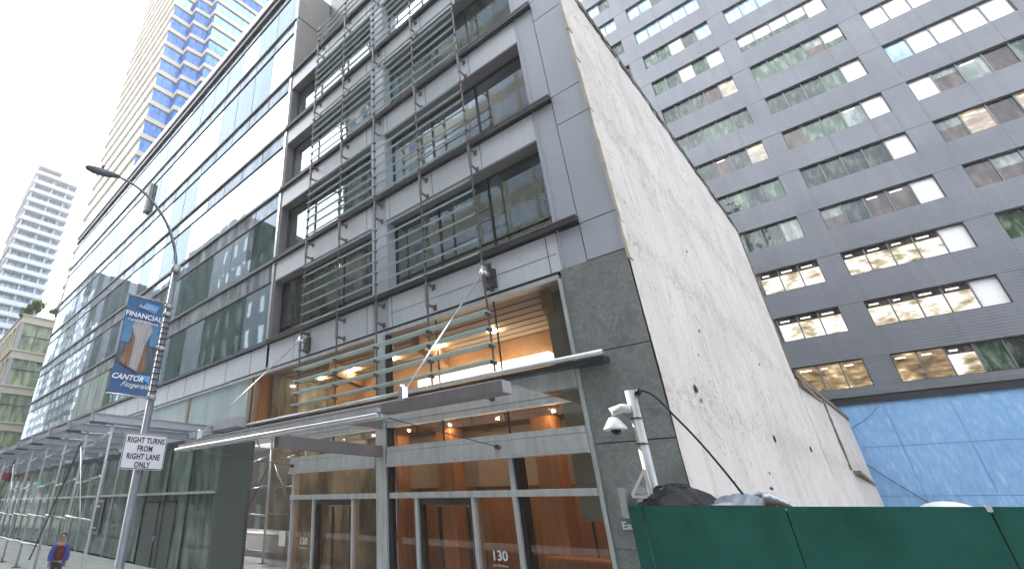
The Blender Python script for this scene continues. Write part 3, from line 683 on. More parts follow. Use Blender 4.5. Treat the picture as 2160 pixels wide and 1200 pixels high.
# scaffold frame under that canopy: posts, rails, braces
SF = thing('scaffold_frame', (-38, 5.8, 0), 'galvanised tube scaffold of posts, rails and diagonal braces under the steel canopy at the kerb', 'scaffolding')
for x in CX: MB().tube([(x, 5.75, .03), (x, 5.75, 5.07)], .05, 10).build('post', 'steel', SF); MB().box(x-.14, x+.14, 5.6, 5.9, .03, .06).build('base_plate', 'dark_steel', SF)
for i in range(len(CX)-1):
    a, b = CX[i], CX[i+1]
    sag = .1
    MB().tube([(a, 5.68, 4.75), ((a+b)/2, 5.68, 4.52), (b, 5.68, 4.4)], .035, 8).build('rail', 'steel_b', SF)
    MB().tube([(a, 5.68, 3.35), ((a+b)/2, 5.68, 3.22), (b+.4, 5.68, 3.18)], .035, 8).build('rail', 'steel_b', SF)
    MB().tube([(a, 5.68, 2.0), (b, 5.68, 2.1)], .035, 8).build('rail', 'steel_b', SF)
    if i in (0, 4): MB().tube([(b, 5.62, 4.5), (a-.9, 5.62, 2.0)], .03, 8).build('brace', 'steel_b', SF)
    if i in (1, 5): MB().tube([(a, 5.62, 4.7), (b-.5, 5.62, .5)], .03, 8).build('brace', 'dark_steel', SF)
    if i > 1: MB().tube([(a, 5.7, 1.0), (b, 5.7, 1.0)], .035, 8).build('rail', 'steel_b', SF)

# ------------------------------------------------------------------ party wall and ruined rear part
PW = thing('party_wall', (-2.8, 22, 0), 'tall dirty white stucco party wall with stain belts and a crumbling dark top edge', 'wall')
bm_w = MB()
ny, nz = 44, 34
def wx(y, z): return -2.63+.025*mnoise.noise(Vector((y*.5, z*.5, 0)))+.012*mnoise.noise(Vector((y*2, z*2, 5)))
Y0, Y1, ZT = 9.96, 32.0, 16.62
for a in range(ny):
    for b in range(nz):
        y0 = Y0+(Y1-Y0)*a/ny; y1 = Y0+(Y1-Y0)*(a+1)/ny; z0 = ZT*b/nz; z1 = ZT*(b+1)/nz
        bm_w.quad([(wx(y0, z0), y0, z0), (wx(y1, z0), y1, z0), (wx(y1, z1), y1, z1), (wx(y0, z1), y0, z1)], smooth=True)
bm_w.box(-3.0, -2.66, Y1-.3, Y1, 0, ZT)
cp = MB(); y = 10.9
while y < Y1+.1:
    l = random.uniform(.18, .5); cp.box(-3.0, -2.6+random.uniform(-.02, .05), y, y+l, ZT+random.uniform(-.12, -.02), ZT+random.uniform(.05, .2)); y += l
cp.build('coping', 'coping', PW)
MB().tube([(-2.62, 11.5, ZT+.33), (-2.62, 20, ZT+.36), (-2.62, 32, ZT+.3)], .018, 6).tube([(-2.72, 11.5, ZT+.5), (-2.72, 20, ZT+.48), (-2.72, 32, ZT+.5)], .014, 6).build('roof_cable', 'rubber', PW)
MB().box(-2.66, -2.58, Y1-.15, Y1+.08, 8.6, ZT+.1).build('brick_edge', 'brick', PW)
# front limestone strip, slightly ragged
ed = MB(); z = 7.0
while z < 17:
    l = random.uniform(.25, .9); ed.box(-2.645, -2.6+random.uniform(0, .03), 9.9+random.uniform(0, .03), 10.12+random.uniform(0, .06), z, z+l); z += l
ed.build('stone_edge', 'limestone', PW)
h = bm_w
for y, z, r in ((12.06, 4.65, .1), (12.2, 4.42, .05), (19.67, 4.27, .11), (27.5, 4.5, .12), (15.8, 9.3, .05), (14.1, 6.4, .05), (17, 3.2, .05), (13.2, 5.6, .04), (22, 7.0, .06)):
    h.ball((-2.6, y, z), r*.8, 7, 5, 1, (.25, 1, 1.1), .3)
bm_w.build('wall_face', ['stucco', 'black'], PW)

RW = thing('rear_wall', (-2.5, 42, 0), 'lower grey rear wall with exposed brick edges and dark roof flashing behind the white wall', 'wall')
rw = MB().prism([(-2.62, 32.05), (-2.1, 49.6), (-2.6, 49.6), (-3.1, 32.05)], 0, 8.15)
rw.build('wall_face', 'stucco', RW)
MB().beam((-2.78, 32.1, 8.5), (-2.28, 49.6, 8.15), .5, .16).build('flashing', 'dark_steel', RW)
MB().beam((-2.72, 32.1, 8.32), (-2.2, 49.6, 8.0), .4, .2).build('brick_edge', 'brick', RW)
bz = MB(); z = 4.3
for k in range(12): bz.box(-2.52, -2.36+random.uniform(0, .05), 39.3+random.uniform(-.15, .15), 39.75+random.uniform(0, .2), 4.2+k*.32, 4.5+k*.32)
for k in range(10): bz.box(-2.6, -2.44+random.uniform(0, .05), 32.3+k*.7, 32.9+k*.7, 7.75, 7.95+random.uniform(0, .15))
for k in range(14): bz.box(-2.4, -2.05, 40.2+k*.66, 40.75+k*.66, 4.0-k*.03, 4.2-k*.03)
bz.build('brick_scar', 'brick', RW)

# ------------------------------------------------------------------ right tower
TY = 50.0
RT_ = thing('office_tower', (5, 60, 9.7), 'big slate blue panelled office tower with wide strip windows, behind the white party wall', 'office tower')
rx0, rx1 = -40, 26; ZB = 9.75; ZTOP = 78
xb = []   # window bays
for k in range(-5, 3):
    a = 1.4+k*7.85; xb.append((a, a+6.45))
rows = 16
m = MB(); zc = ZB
def wall_rect(x0, x1, z0, z1): m.box(x0, x1, TY, TY+.6, z0, z1)
bays = sorted(xb)
zr = [12.1+4.07*k for k in range(rows)]
prevz = ZB
for k, zt in enumerate(zr):
    zb_ = zt-2.0
    if zb_-prevz > .01: wall_rect(rx0, rx1, prevz, zb_)
    px = rx0
    for (a, b) in bays:
        wall_rect(px, a, zb_, zt); px = b
    wall_rect(px, rx1, zb_, zt); prevz = zt
wall_rect(rx0, rx1, prevz, ZTOP)
MB().box(rx0, rx1, TY+1.2, TY+25, ZB, ZTOP).build('core', 'p_dark', RT_)
sm = m
for zt in zr: sm.box(rx0, rx1, TY-.02, TY+.002, zt+.02, zt+.065, 1)
for (a, b) in bays:
    for q in (0, 1.29*2, 1.29*4.0, 6.45):
        px = rx0
        pz = ZB
        for zt in zr: sm.box(a+q-.025, a+q+.025, TY-.015, TY+.001, pz, zt-2.0, 1); pz = zt
sm.build('wall', ['rib', 'rjoint'], RT_)
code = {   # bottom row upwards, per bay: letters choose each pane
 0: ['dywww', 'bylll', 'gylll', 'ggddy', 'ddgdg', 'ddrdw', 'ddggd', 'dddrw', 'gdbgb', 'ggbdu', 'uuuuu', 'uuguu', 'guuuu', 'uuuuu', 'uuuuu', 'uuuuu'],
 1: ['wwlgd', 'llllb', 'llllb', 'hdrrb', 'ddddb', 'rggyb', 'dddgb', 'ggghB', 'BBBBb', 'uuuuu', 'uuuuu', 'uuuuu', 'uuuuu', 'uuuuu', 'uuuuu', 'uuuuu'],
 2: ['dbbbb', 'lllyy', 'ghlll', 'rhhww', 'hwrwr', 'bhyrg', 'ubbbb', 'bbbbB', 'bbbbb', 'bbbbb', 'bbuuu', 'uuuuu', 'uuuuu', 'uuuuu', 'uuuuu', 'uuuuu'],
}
PM = {'w': 'p_warm', 'l': 'p_lit', 'd': 'p_dark', 'g': 'p_green', 'b': 'p_skywhite', 'y': 'p_grey', 'r': 'p_brown', 'u': 'p_blue', 'B': 'p_skywhite', 'h': 'p_grey'}
mats = ['p_warm', 'p_lit', 'p_dark', 'p_green', 'p_skywhite', 'p_grey', 'p_brown', 'p_blue', 'p_white']
for bi, (a, b) in enumerate(bays):
    if a < -24: continue
    for r, zt in enumerate(zr):
        if a > 8 and r > 13: continue
        key = {True: None}.get(False)
        idx = round((a-1.4)/7.85)
        s = code[{-1: 0, 0: 1, 1: 2}.get(idx, 0)][r] if idx in (-1, 0, 1) else random.choice(['uuuuu', 'guuud', 'uugdu', 'bbuud', 'dguub'])
        g = MB(); fr = MB(); pw = (b-a)/5
        for k in range(5):
            x0 = a+k*pw+.04; x1 = a+(k+1)*pw-.04; ch = s[k]; mi = mats.index(PM[ch]); y = TY+.32
            tl = random.uniform(-.012, .012)
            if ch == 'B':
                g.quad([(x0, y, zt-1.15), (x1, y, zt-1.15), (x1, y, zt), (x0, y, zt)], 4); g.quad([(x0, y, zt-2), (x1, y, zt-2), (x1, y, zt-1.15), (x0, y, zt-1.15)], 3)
            elif ch == 'h':
                hh = random.uniform(.5, 1.0); g.quad([(x0, y, zt-hh), (x1, y, zt-hh), (x1, y, zt), (x0, y, zt)], 5); g.quad([(x0, y, zt-2), (x1, y, zt-2), (x1, y, zt-hh), (x0, y, zt-hh)], 6)
            elif ch == 'l':
                g.quad([(x0, y, zt-2), (x1, y, zt-2), (x1, y, zt-.55), (x0, y, zt-.55)], 1); g.quad([(x0, y, zt-.55), (x1, y, zt-.55), (x1, y, zt), (x0, y, zt)], 6)
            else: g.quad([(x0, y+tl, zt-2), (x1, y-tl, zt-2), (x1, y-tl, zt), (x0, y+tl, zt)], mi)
            if k: fr.box(a+k*pw-.04, a+k*pw+.04, TY+.18, TY+.34, zt-2, zt, 1)
        fr.box(a, b, TY+.1, TY+.36, zt-.07, zt, 0).box(a, b, TY+.1, TY+.36, zt-2, zt-1.94, 0).box(a, a+.05, TY+.1, TY+.36, zt-1.94, zt-.07, 0).box(b-.05, b, TY+.1, TY+.36, zt-1.94, zt-.07, 0)
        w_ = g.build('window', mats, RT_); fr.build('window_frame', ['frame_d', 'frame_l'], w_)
        for k in range(5):
            if s[k] in 'wl' or (s[k] in 'ry' and random.random() < .35):
                x0 = a+k*pw+.2; MB().box(x0, x0+random.uniform(.35, .7), TY+.29, TY+.31, zt-.36, zt-.26).build('ceiling_lamp', 'p_lamp', w_)
MB().box(rx0, rx1, TY-.05, TY+.6, ZB-.25, ZB-.002).build('soffit_edge', 'frame_l', RT_)
MB().box(rx0, rx1, TY+.05, TY+25, ZB-.75, ZB-.26).build('soffit', 'black', RT_)

BW = thing('blue_wall', (5, 50.4, 0), 'streaky blue painted hoarding wall under the slate blue tower, right of the white wall', 'wall')
MB().box(-2.5, 16, 50.2, 50.5, 0, 9.15).build('wall_face', 'bluewall', BW)
j = MB().box(-2.5, 16, 50.185, 50.2, 3.0, 3.02).box(-2.5, 16, 50.185, 50.2, 6.1, 6.12)
for x in (0, 3.1, 6.2, 9.3): j.box(x, x+.02, 50.185, 50.2, 0, 9.1)
j.build('sheet_joint', 'sheetseam', BW)
tag(MB().tube([(-2.35, 50.0, 5.25), (-1.2, 50.0, 3.9), (-.1, 50.0, 2.7), (.4, 50.0, 2.2)], .03, 6).build('sagging_cable', 'rubber'), 'black cable sagging diagonally across the blue wall', 'cable')
tag(MB().tube([(-2.1, 50.0, 7.4), (-1.2, 50.0, 7.9), (-.2, 50.0, 8.75)], .022, 6).build('rope', 'ban_blue'), 'thin blue rope slanting up to the top of the blue wall', 'rope')

# ------------------------------------------------------------------ blue glass tower, far left
s = 1.7
BT = thing('glass_tower', (-90, 30, 0), 'tall cream banded tower with bright blue glass on its stepped right face', 'tower')
A = [(-76.2, 17), (-76.3, 20.9), (-74.55, 20.95), (-74.3, 24.0), (-72.3, 24.1), (-72.0, 44), (-106.3, 44), (-106.3, 17)]
def offset(poly, d):   # grow the plan by d about its middle
    out = []
    n = len(poly)
    for i in range(n):
        p0 = Vector(poly[i-1]+(0,)); p1 = Vector(poly[i]+(0,)); p2 = Vector(poly[(i+1) % n]+(0,))
        e1 = (p1-p0).normalized(); e2 = (p2-p1).normalized(); n1 = Vector((e1.y, -e1.x, 0)); n2 = Vector((e2.y, -e2.x, 0))
        b = (n1+n2); b = b/max(.3, b.length_squared/2) if b.length > 1e-6 else n1
        out.append((p1.x+b.x*d, p1.y+b.y*d))
    return out
FP = 3.985; z0 = 2.45+(53.63-2.45)*1.7-FP*22
A_out = offset(A, .28)
if max(p[0] for p in A_out) < -72.0+.1: A_out = offset(A, -.28)
nfl = 42
for k in range(nfl):
    zb_ = z0+k*FP
    if zb_ < -2: continue
    zb2 = max(zb_, 0)
    g = MB(); n = len(A)
    for i in range(n):
        p, q = A[i], A[(i+1) % n]; mi = 1 if i == 7 else 0
        g.quad([(p[0], p[1], zb2+1.0), (q[0], q[1], zb2+1.0), (q[0], q[1], zb2+FP), (p[0], p[1], zb2+FP)], mi)
    g.build('ribbon_window', ['bluegl', 'whitegl'], BT)
    MB().prism(A_out, zb2, zb2+1.0).build('stone_band', 'cream', BT)
tv = MB()
for i in range(6):
    p, q = Vector(A[i]+(0,)), Vector(A[(i+1) % 8]+(0,)); l = (q-p).length; c = max(1, int(l/1.5))
    for k in range(1, c):
        r_ = p+(q-p)*k/c; tv.box(r_.x-.02, r_.x+.06, r_.y-.03, r_.y+.03, 60, 165)
tv.build('mullions', 'bluegl', BT)

# ------------------------------------------------------------------ balcony tower, far left
BR = thing('apartment_tower', (-160, 14, 0), 'slender pale apartment tower with stacked white balcony slabs, standing alone against the sky', 'apartment tower')
X = -150; ya, yb = 9.0, 19.9
MB().box(X-20, X-1.6, ya+.8, yb-.3, 0, 92).build('glass_wall', 'resgl', BR)
fz = 0; k = 0
while fz < 91.5:
    MB().box(X-21, X+.3*(k % 2), ya-.2-.25*(k % 3 == 0), yb+.15, fz, fz+.42).build('balcony_slab', 'concrete_w', BR)
    rl = MB().box(X-.22, X-.12, ya, yb-.1, fz+.42, fz+1.3); rl.box(X-20, X-.2, ya-.1, ya-.02, fz+.42, fz+1.3)
    rl.build('balustrade', 'balrail', BR)
    fz += 3.12; k += 1
for y in (ya+.35, 13.9, 17.6): MB().box(X-1.2, X-.55, y-.22, y+.22, 0, 90).build('column', 'concrete_w', BR)
for x in (-154, -159, -165): MB().box(x-.3, x+.3, ya+.05, ya+.5, 0, 90).build('column', 'concrete_w', BR)
MB().box(X-20, X, ya-.1, 15.2, 93.2, 93.8).box(X-14, X-4, ya+.5, 15, 92, 93.2).build('roof_slab', 'concrete_w', BR)
MB().tube([(X-3, 17.4, 90.5), (X-3, 17.4, 94.2)], 1.7, 20).build('roof_tank', 'concrete_w', BR)

# ------------------------------------------------------------------ low green glass building, bottom left
LB = thing('corner_building', (-86, 12, 0), 'low cream banded building with yellow green glass and rooftop planting, below the apartment tower', 'office building')
lx = -80
MB().box(lx-24, lx-.3, 9.3, 17.8, 0, 26.4).build('glass_wall', 'lowgl', LB)
for zb_, zt in ((25.7, 26.9), (20.6, 21.8), (15.9, 17.0), (11.2, 12.3), (5.9, 7.2)):
    MB().box(lx-24, lx, 9.0, 17.9, zb_, zt).box(lx-24.1, lx+.15, 8.85, 18, zt-.18, zt+.02).build('stone_band', 'cream2', LB)
zz = [0, 5.9, 11.2, 15.9, 20.6, 25.7]
for i in range(5):
    for y in (9.5, 11.2, 13.0, 14.8, 16.4):
        MB().box(lx-.33, lx-.2, y-.05, y+.05, zz[i]+1.1, zz[i+1]).build('mullion', 'frame_l', LB)
    MB().box(lx-.34, lx-.18, 9.3, 17.8, zz[i]+3.3, zz[i]+3.4).build('rail', 'frame_l', LB)
for x in range(-104, -80, 3): MB().box(x, x+.9, 9.0, 9.35, 0, 25.7).build('side_pier', 'cream2', LB)
MB().box(lx-.25, lx-.1, 9.0, 9.5, 0, 25.7).build('corner_trim', 'concrete_w', LB)

def leaf_crown(c, r, n, mat, name, parent, sc=(1, 1, 1), leaf=.28):
    m = MB(); c = Vector(c)
    cl = [c+Vector((random.gauss(0, .5)*sc[0], random.gauss(0, .5)*sc[1], random.gauss(0, .42)*sc[2]))*r for _ in range(max(5, n//45))]
    for k in range(n):
        q = random.choice(cl); d = Vector((random.gauss(0, 1), random.gauss(0, 1), random.gauss(0, 1)))
        p = q+d.normalized()*r*.38*random.random()**.4
        u = Vector((random.gauss(0, 1), random.gauss(0, 1), random.gauss(0, 1))).normalized(); v = u.cross(Vector((random.random(), random.random(), random.random()))).normalized()
        l = leaf*random.uniform(.6, 1.3); m.quad([p-u*l-v*l*.15, p-v*l*.5, p+u*l, p+v*l*.5])
    return m.build(name, mat, parent)
for k, (y, r, zc, mt, lab) in enumerate(((10.6, 1.35, 28.6, 'leaf', 'bushy yellow green roof shrub at the left corner of the low building'), (13.4, 1.25, 28.5, 'leaf', 'darker rounded roof shrub on the low building, next to the cream tower'), (9.3, .9, 27.4, 'leaf', 'low trailing yellow plant hanging at the roof edge of the low building'))):
    t = thing('roof_shrub', (lx-1.2, y, 26.92), lab, 'shrub', 'planting on the roof of the low building')
    leaf_crown((lx-1.2, y, zc), r, 420, mt, 'foliage', t, leaf=.3)
    MB().tube([(lx-1.2, y, 26.92), (lx-1.2, y+.1, zc)], .08, 6).tube([(lx-1.2, y, 27.3), (lx-1.0, y+.5, zc+.3)], .04, 5).build('stem', 'bark', t)

# ------------------------------------------------------------------ street lamp, banner, sign
PX, PY = -14.0, 5.05
SL = thing('street_lamp', (PX, PY, .03), 'tall grey street lamp with a curved arm reaching over the road', 'street lamp')
MB().tube([(PX, PY, .03), (PX, PY, .35), (PX, PY, .36), (PX, PY, 9.2)], [.17, .16, .115, .085], 16).build('pole', 'lamp_grey', SL)
P = []
for k in range(15):
    t = k/14; P.append((PX, PY-2.2*(1-math.cos(t*math.pi/2))**.9, 9.0+2.55*math.sin(t*math.pi/2)))
P.append((PX, PY-2.35, 11.56))
MB().tube(P, [.05]*8+[.042]*8, 10).build('arm', 'lamp_grey', SL)
hd = MB()
for k in range(9):
    pass
hd.tube([(PX, PY-2.2, 11.56), (PX, PY-2.34, 11.55), (PX, PY-2.6, 11.5), (PX, PY-2.95, 11.46), (PX, PY-3.12, 11.45), (PX, PY-3.18, 11.45)], [.04, .08, .12, .12, .08, .02], 12)
ho = hd.build('lamp_head', 'lamp_dark', SL)
MB().tube([(PX, PY-2.72, 11.6), (PX, PY-2.72, 11.72)], .045, 8).build('photocell', 'lamp_dark', ho)
for z in (7.85, 7.6, 5.15, 6.55): MB().tube([(PX, PY, z-.06), (PX, PY, z+.06)], .125, 12).build('clamp', 'galv', SL)
MB().tube([(PX, PY, 9.0), (PX, PY, 9.25)], .14, 12).build('arm_collar', 'galv', SL)
for k in range(14): MB().tube([(PX, PY, 5.3+k*.17), (PX, PY, 5.33+k*.17)], .116, 10).build('banding', 'dark_steel', SL)

BN = thing('street_banner', (PX, PY-.6, 5.1), 'blue vertical banner with a skyscraper picture and the word FINANCIAL, hung from the lamp post', 'banner')
bx_ = PX+.02
def bq(pts, mat, dx=0, nm='print'):
    # pts: (u, v) u 0..1 from kerb side to pole, v 0..1 upwards
    u0, u1, v0, v1 = PY-1.17, PY-.14, 5.15, 7.92
    P = [(bx_+dx+.03*math.sin(v*5), u0+(u1-u0)*u, v0+(v1-v0)*v) for u, v in pts]
    m = MB(); n = len(P); P2 = [(p[0]-.008, p[1], p[2]) for p in P]
    m.quad(P).quad(P2[::-1])
    for i in range(n): m.quad([P[i], P[(i+1) % n], P2[(i+1) % n], P2[i]])
    return m.build(nm, mat, BN)
bq([(0, 0), (1, 0), (1, .25), (1, .5), (1, .75), (1, 1), (0, 1.0), (0, .75), (0, .5), (0, .25)], 'ban_blue', 0, 'cloth')
def stack(pts, mat, dx, nm='print'):
    bq(pts, mat, dx, nm)
bq([(.02, .3), (.3, .25), (.62, .21), (.98, .22), (.98, .76), (.02, .76)], 'ban_dk', .016)
bq([(.02, .5), (.25, .5), (.3, .76), (.02, .76)], 'ban_sky', .026)
bq([(.78, .5), (.98, .5), (.98, .76), (.74, .76)], 'ban_sky', .026)
bq([(.1, .3), (.34, .25), (.62, .21), (.78, .26), (.66, .62), (.3, .62)], 'ban_or', .036)
bq([(.36, .26), (.58, .23), (.66, .5), (.8, .66), (.72, .76), (.32, .76), (.24, .68), (.38, .56)], 'ban_pale', .046)
bq([(.62, .2), (.98, .2), (.98, .12)], 'ban_lt', .02)
bq([(.4, .89), (.8, .86), (.88, .95), (.5, .96)], 'ban_lt', .02)
RB = (R(90), 0, R(90))
yc = PY-.66
text('word', 'FINANCIAL', .205, (bx_+.055, yc, 7.3), 'ban_txt', BN, RB, .004, offset=.004)
text('word', 'Capital of the World', .1, (bx_+.055, yc, 7.17), 'ban_txt', BN, RB, .003)
text('word', 'America', .15, (bx_+.055, yc+.05, 7.6), 'ban_pink', BN, RB, .003, offset=.004)
text('word', 'CANTOR', .2, (bx_+.05, yc-.1, 5.52), 'ban_txt', BN, RB, .004, shear=.3, offset=.006)
text('word', 'Fitzgerald', .19, (bx_+.05, yc+.12, 5.34), 'ban_txt', BN, RB, .003, shear=.5)
for z in (7.95, 5.12): MB().tube([(PX+.02, PY, z), (PX+.02, PY-1.2, z-.01)], .022, 8).build('bracket_arm', 'galv', BN)

TS = thing('traffic_sign', (PX+.2, PY+.05, 3.3), 'white rectangular RIGHT TURNS FROM RIGHT LANE ONLY sign on the lamp post', 'traffic sign')
def rrect(y0, y1, z0, z1, r, x, mat, nm, th=.004):
    pts = []
    for (cy, cz, a0) in ((y1-r, z1-r, 0), (y0+r, z1-r, 90), (y0+r, z0+r, 180), (y1-r, z0+r, 270)):
        for k in range(5): a = R(a0+22.5*k); pts.append((cy+r*math.cos(a), cz+r*math.sin(a)))
    m = MB(); A_ = [(x, p[0], p[1]) for p in pts]; B_ = [(x-th, p[0], p[1]) for p in pts]; m.quad(A_).quad(B_[::-1]); n = len(A_)
    for i in range(n): m.quad([A_[i], A_[(i+1) % n], B_[(i+1) % n], B_[i]])
    return m.build(nm, mat, TS)
sx_ = PX+.2; sy0, sy1, sz0, sz1 = 4.5, 5.62, 3.28, 4.16
rrect(sy0, sy1, sz0, sz1, .06, sx_, 'signwhite', 'sign_plate', .01)
rrect(sy0+.012, sy1-.012, sz0+.012, sz1-.012, .05, sx_+.004, 'black', 'border')
rrect(sy0+.032, sy1-.032, sz0+.032, sz1-.032, .035, sx_+.008, 'signwhite', 'sign_face')
for k, tline in enumerate(('RIGHT TURNS', 'FROM', 'RIGHT LANE', 'ONLY')):
    text('lettering', tline, .195, (sx_+.014, (sy0+sy1)/2, 3.93-.2*k), 'black', TS, RB, .002, sx=.74, offset=.006, spacing=1.08)
MB().box(PX+.05, sx_-.01, PY-.08, PY+.08, 3.5, 3.56).box(PX+.05, sx_-.01, PY-.08, PY+.08, 3.95, 4.01).build('sign_bracket', 'galv', TS)

RS = thing('red_sign', (-60, 8.9, 4.6), 'small red box sign with a dark hood at the far left end of the canopy', 'sign')
MB().box(-60.1, -59.9, 7.6, 9.7, 4.6, 6.1).build('sign_face', 'redsign', RS)
MB().box(-60.3, -59.7, 7.4, 9.9, 6.1, 6.35).box(-60.3, -59.88, 9.7, 9.9, 4.5, 6.1).build('hood', 'black', RS)
MB().box(-59.89, -59.87, 8.0, 9.3, 5.5, 5.65).box(-59.89, -59.87, 8.0, 9.0, 5.1, 5.2).build('stripe', 'decal', RS)
tag(MB().box(-48.6, -47.6, 9.93, 9.97, 4.0, 4.3).build('lit_sign', 'exitg'), 'tiny glowing green sign in an upper pane of the shop front', 'sign')

# ------------------------------------------------------------------ green fence and what sits at it
GF = thing('plywood_fence', (-.5, 6.25, 0), 'dark green painted plywood construction fence across the bottom right', 'fence')
xs = [-2.16, -.92, .3, 1.52, 2.74, 3.96, 5.2]
for i in range(len(xs)-1):
    MB().box(xs[i]+.004, xs[i+1]-.004, 6.2, 6.225, .05, 2.44).build('plywood_panel', 'green', GF)
MB().box(-2.3, -2.17, 6.185, 6.24, .05, 2.445).build('corner_board', 'green', GF)
MB().box(-2.28, -2.25, 6.25, 9.9, .05, 2.44).build('return_panel', 'green', GF)
for x in xs[1:]: MB().box(x-.05, x+.05, 6.23, 6.33, .05, 2.4).build('stud', 'plank', GF)
MB().box(-2.2, 5.2, 6.23, 6.3, 2.3, 2.39).build('rail', 'plank', GF)
MB().box(.285, .315, 6.19, 6.24, 2.405, 2.45).build('white_clip', 'white', GF)

CP = thing('camera_pole', (-2.05, 6.5, 0), 'scuffed pale steel pole standing behind the fence corner with a cable at its top', 'pole')
MB().tube([(-2.1, 6.5, .03), (-2.1, 6.5, 3.72)], .06, 14).build('post', 'galv', CP)
for z in (2.57, 3.39, 3.1): MB().tube([(-2.1, 6.5, z-.01), (-2.1, 6.5, z+.01)], .065, 12).build('strap', 'dark_steel', CP)
MB().beam((-2.12, 6.42, 2.82), (-2.3, 6.38, 2.55), .025, .025).beam((-2.12, 6.42, 2.82), (-2.1, 6.42, 2.5), .025, .04).beam((-2.3, 6.38, 2.54), (-2.12, 6.42, 2.53), .025, .03).build('brace_frame', 'white', CP)
SC = thing('security_camera', (-2.3, 6.45, 3.35), 'white dome security camera bracketed to the pale pole', 'camera')
MB().tube([(-2.12, 6.47, 3.5), (-2.22, 6.45, 3.52), (-2.33, 6.43, 3.49), (-2.35, 6.43, 3.4)], [.05, .055, .06, .05], 12).build('bracket', 'white', SC)
MB().tube([(-2.34, 6.43, 3.42), (-2.34, 6.43, 3.36), (-2.34, 6.43, 3.29), (-2.34, 6.43, 3.275)], [.05, .09, .135, .135], 18).build('housing', 'white', SC)
MB().ball((-2.34, 6.43, 3.275), .06, 12, 8).build('dome', 'black', SC)
cab = []
for k in range(17):
    t = k/16; cab.append((-2.05+.78*t, 6.5+.02*t, 3.7+.14*math.sin(min(1, t*2.2)*math.pi)*.4-1.16*t**1.6))
cbl = MB().tube(cab, .012, 7); cbl.tube([(-2.03, 6.5, 3.66), (-1.98, 6.5, 3.73)], .035, 8)
tag(cbl.build('power_cable', 'rubber'), 'thick black cable drooping from the pale pole top to behind the fence', 'cable')

# crumpled sheet lumps along the fence top
def sheet(name, x0, x1, y0, y1, zf, mat, lab, cat, amp=.05, nx=70, ny_=36, seed=0):
    m = MB(); g = []
    for i in range(nx+1):
        for j_ in range(ny_+1):
            u, v = i/nx, j_/ny_
            z = zf(u, v)+min(1, v*4)*(amp*mnoise.noise(Vector((u*6+seed+v*3, v*7-u*4, seed)))+amp*.45*mnoise.noise(Vector((u*10+v*9, v*16+seed, 3))))
            g.append((x0+(x1-x0)*u, y0+(y1-y0)*v, z))
    m.v = g
    for i in range(nx):
        for j_ in range(ny_):
            a = i*(ny_+1)+j_; m.f.append((a, a+1, a+ny_+2, a+ny_+1)); m.m.append(0); m.sm.append(True)
    o = m.build(name, mat); sd = o.modifiers.new('thick', 'SOLIDIFY'); sd.thickness = .01
    return tag(o, lab, cat)
sheet('plastic_sheet', -2.24, -1.3, 6.23, 6.95, lambda u, v: 2.43+(.03+.2*math.sin(min(1, u*1.3+.02)*math.pi))*min(1, v*3.2)-.3*max(0, v-.75), 'tarp', 'crumpled black plastic sheet draped over the left end of the fence top', 'plastic sheet', .05, seed=4)
sheet('tarpaulin', -1.6, -1.02, 6.3, 6.95, lambda u, v: 2.42+(.04+.09*math.sin(math.pi*u))*min(1, v*3.2)-.3*max(0, v-.75), 'tarp_b', 'blue grey tarpaulin heaped behind the fence, right of the black sheet', 'tarpaulin', .03, seed=9)
tag(MB().box(-1.9, -1.0, 6.3, 6.5, 2.40, 2.45).build('timber_plank', 'plank'), 'brown timber plank lying along the fence top under the black sheet', 'plank')
fd = MB(); P = []; 
for k in range(12): P.append((-1.1+.02*k, 6.42, 2.5-.0007*k*k))
fd.tube(P, [(.055, .07, .062, .07, .05, .055, .042, .046, .034, .038, .028, .02)[k] for k in range(12)], 12)
tag(fd.build('foil_duct', 'foil'), 'silver foil duct end poking over the green fence', 'duct')
tag(MB().ball((-1.14, 6.55, 2.52), .055, 8, 6, 0, (1, 1, .9), .2).ball((-1.02, 6.5, 2.6), .018, 6, 5).build('cloth_bundle', 'tarp_b'), 'small dark cloth bundle beside the silver duct', 'bundle')
wh = MB(); P = []
wh.ball((.2, 15, 2.3), 1, 20, 10, 0, (.42, .4, .22))
tag(wh.build('white_cover', 'white'), 'white rounded cover just showing over the fence in front of the blue wall', 'cover')

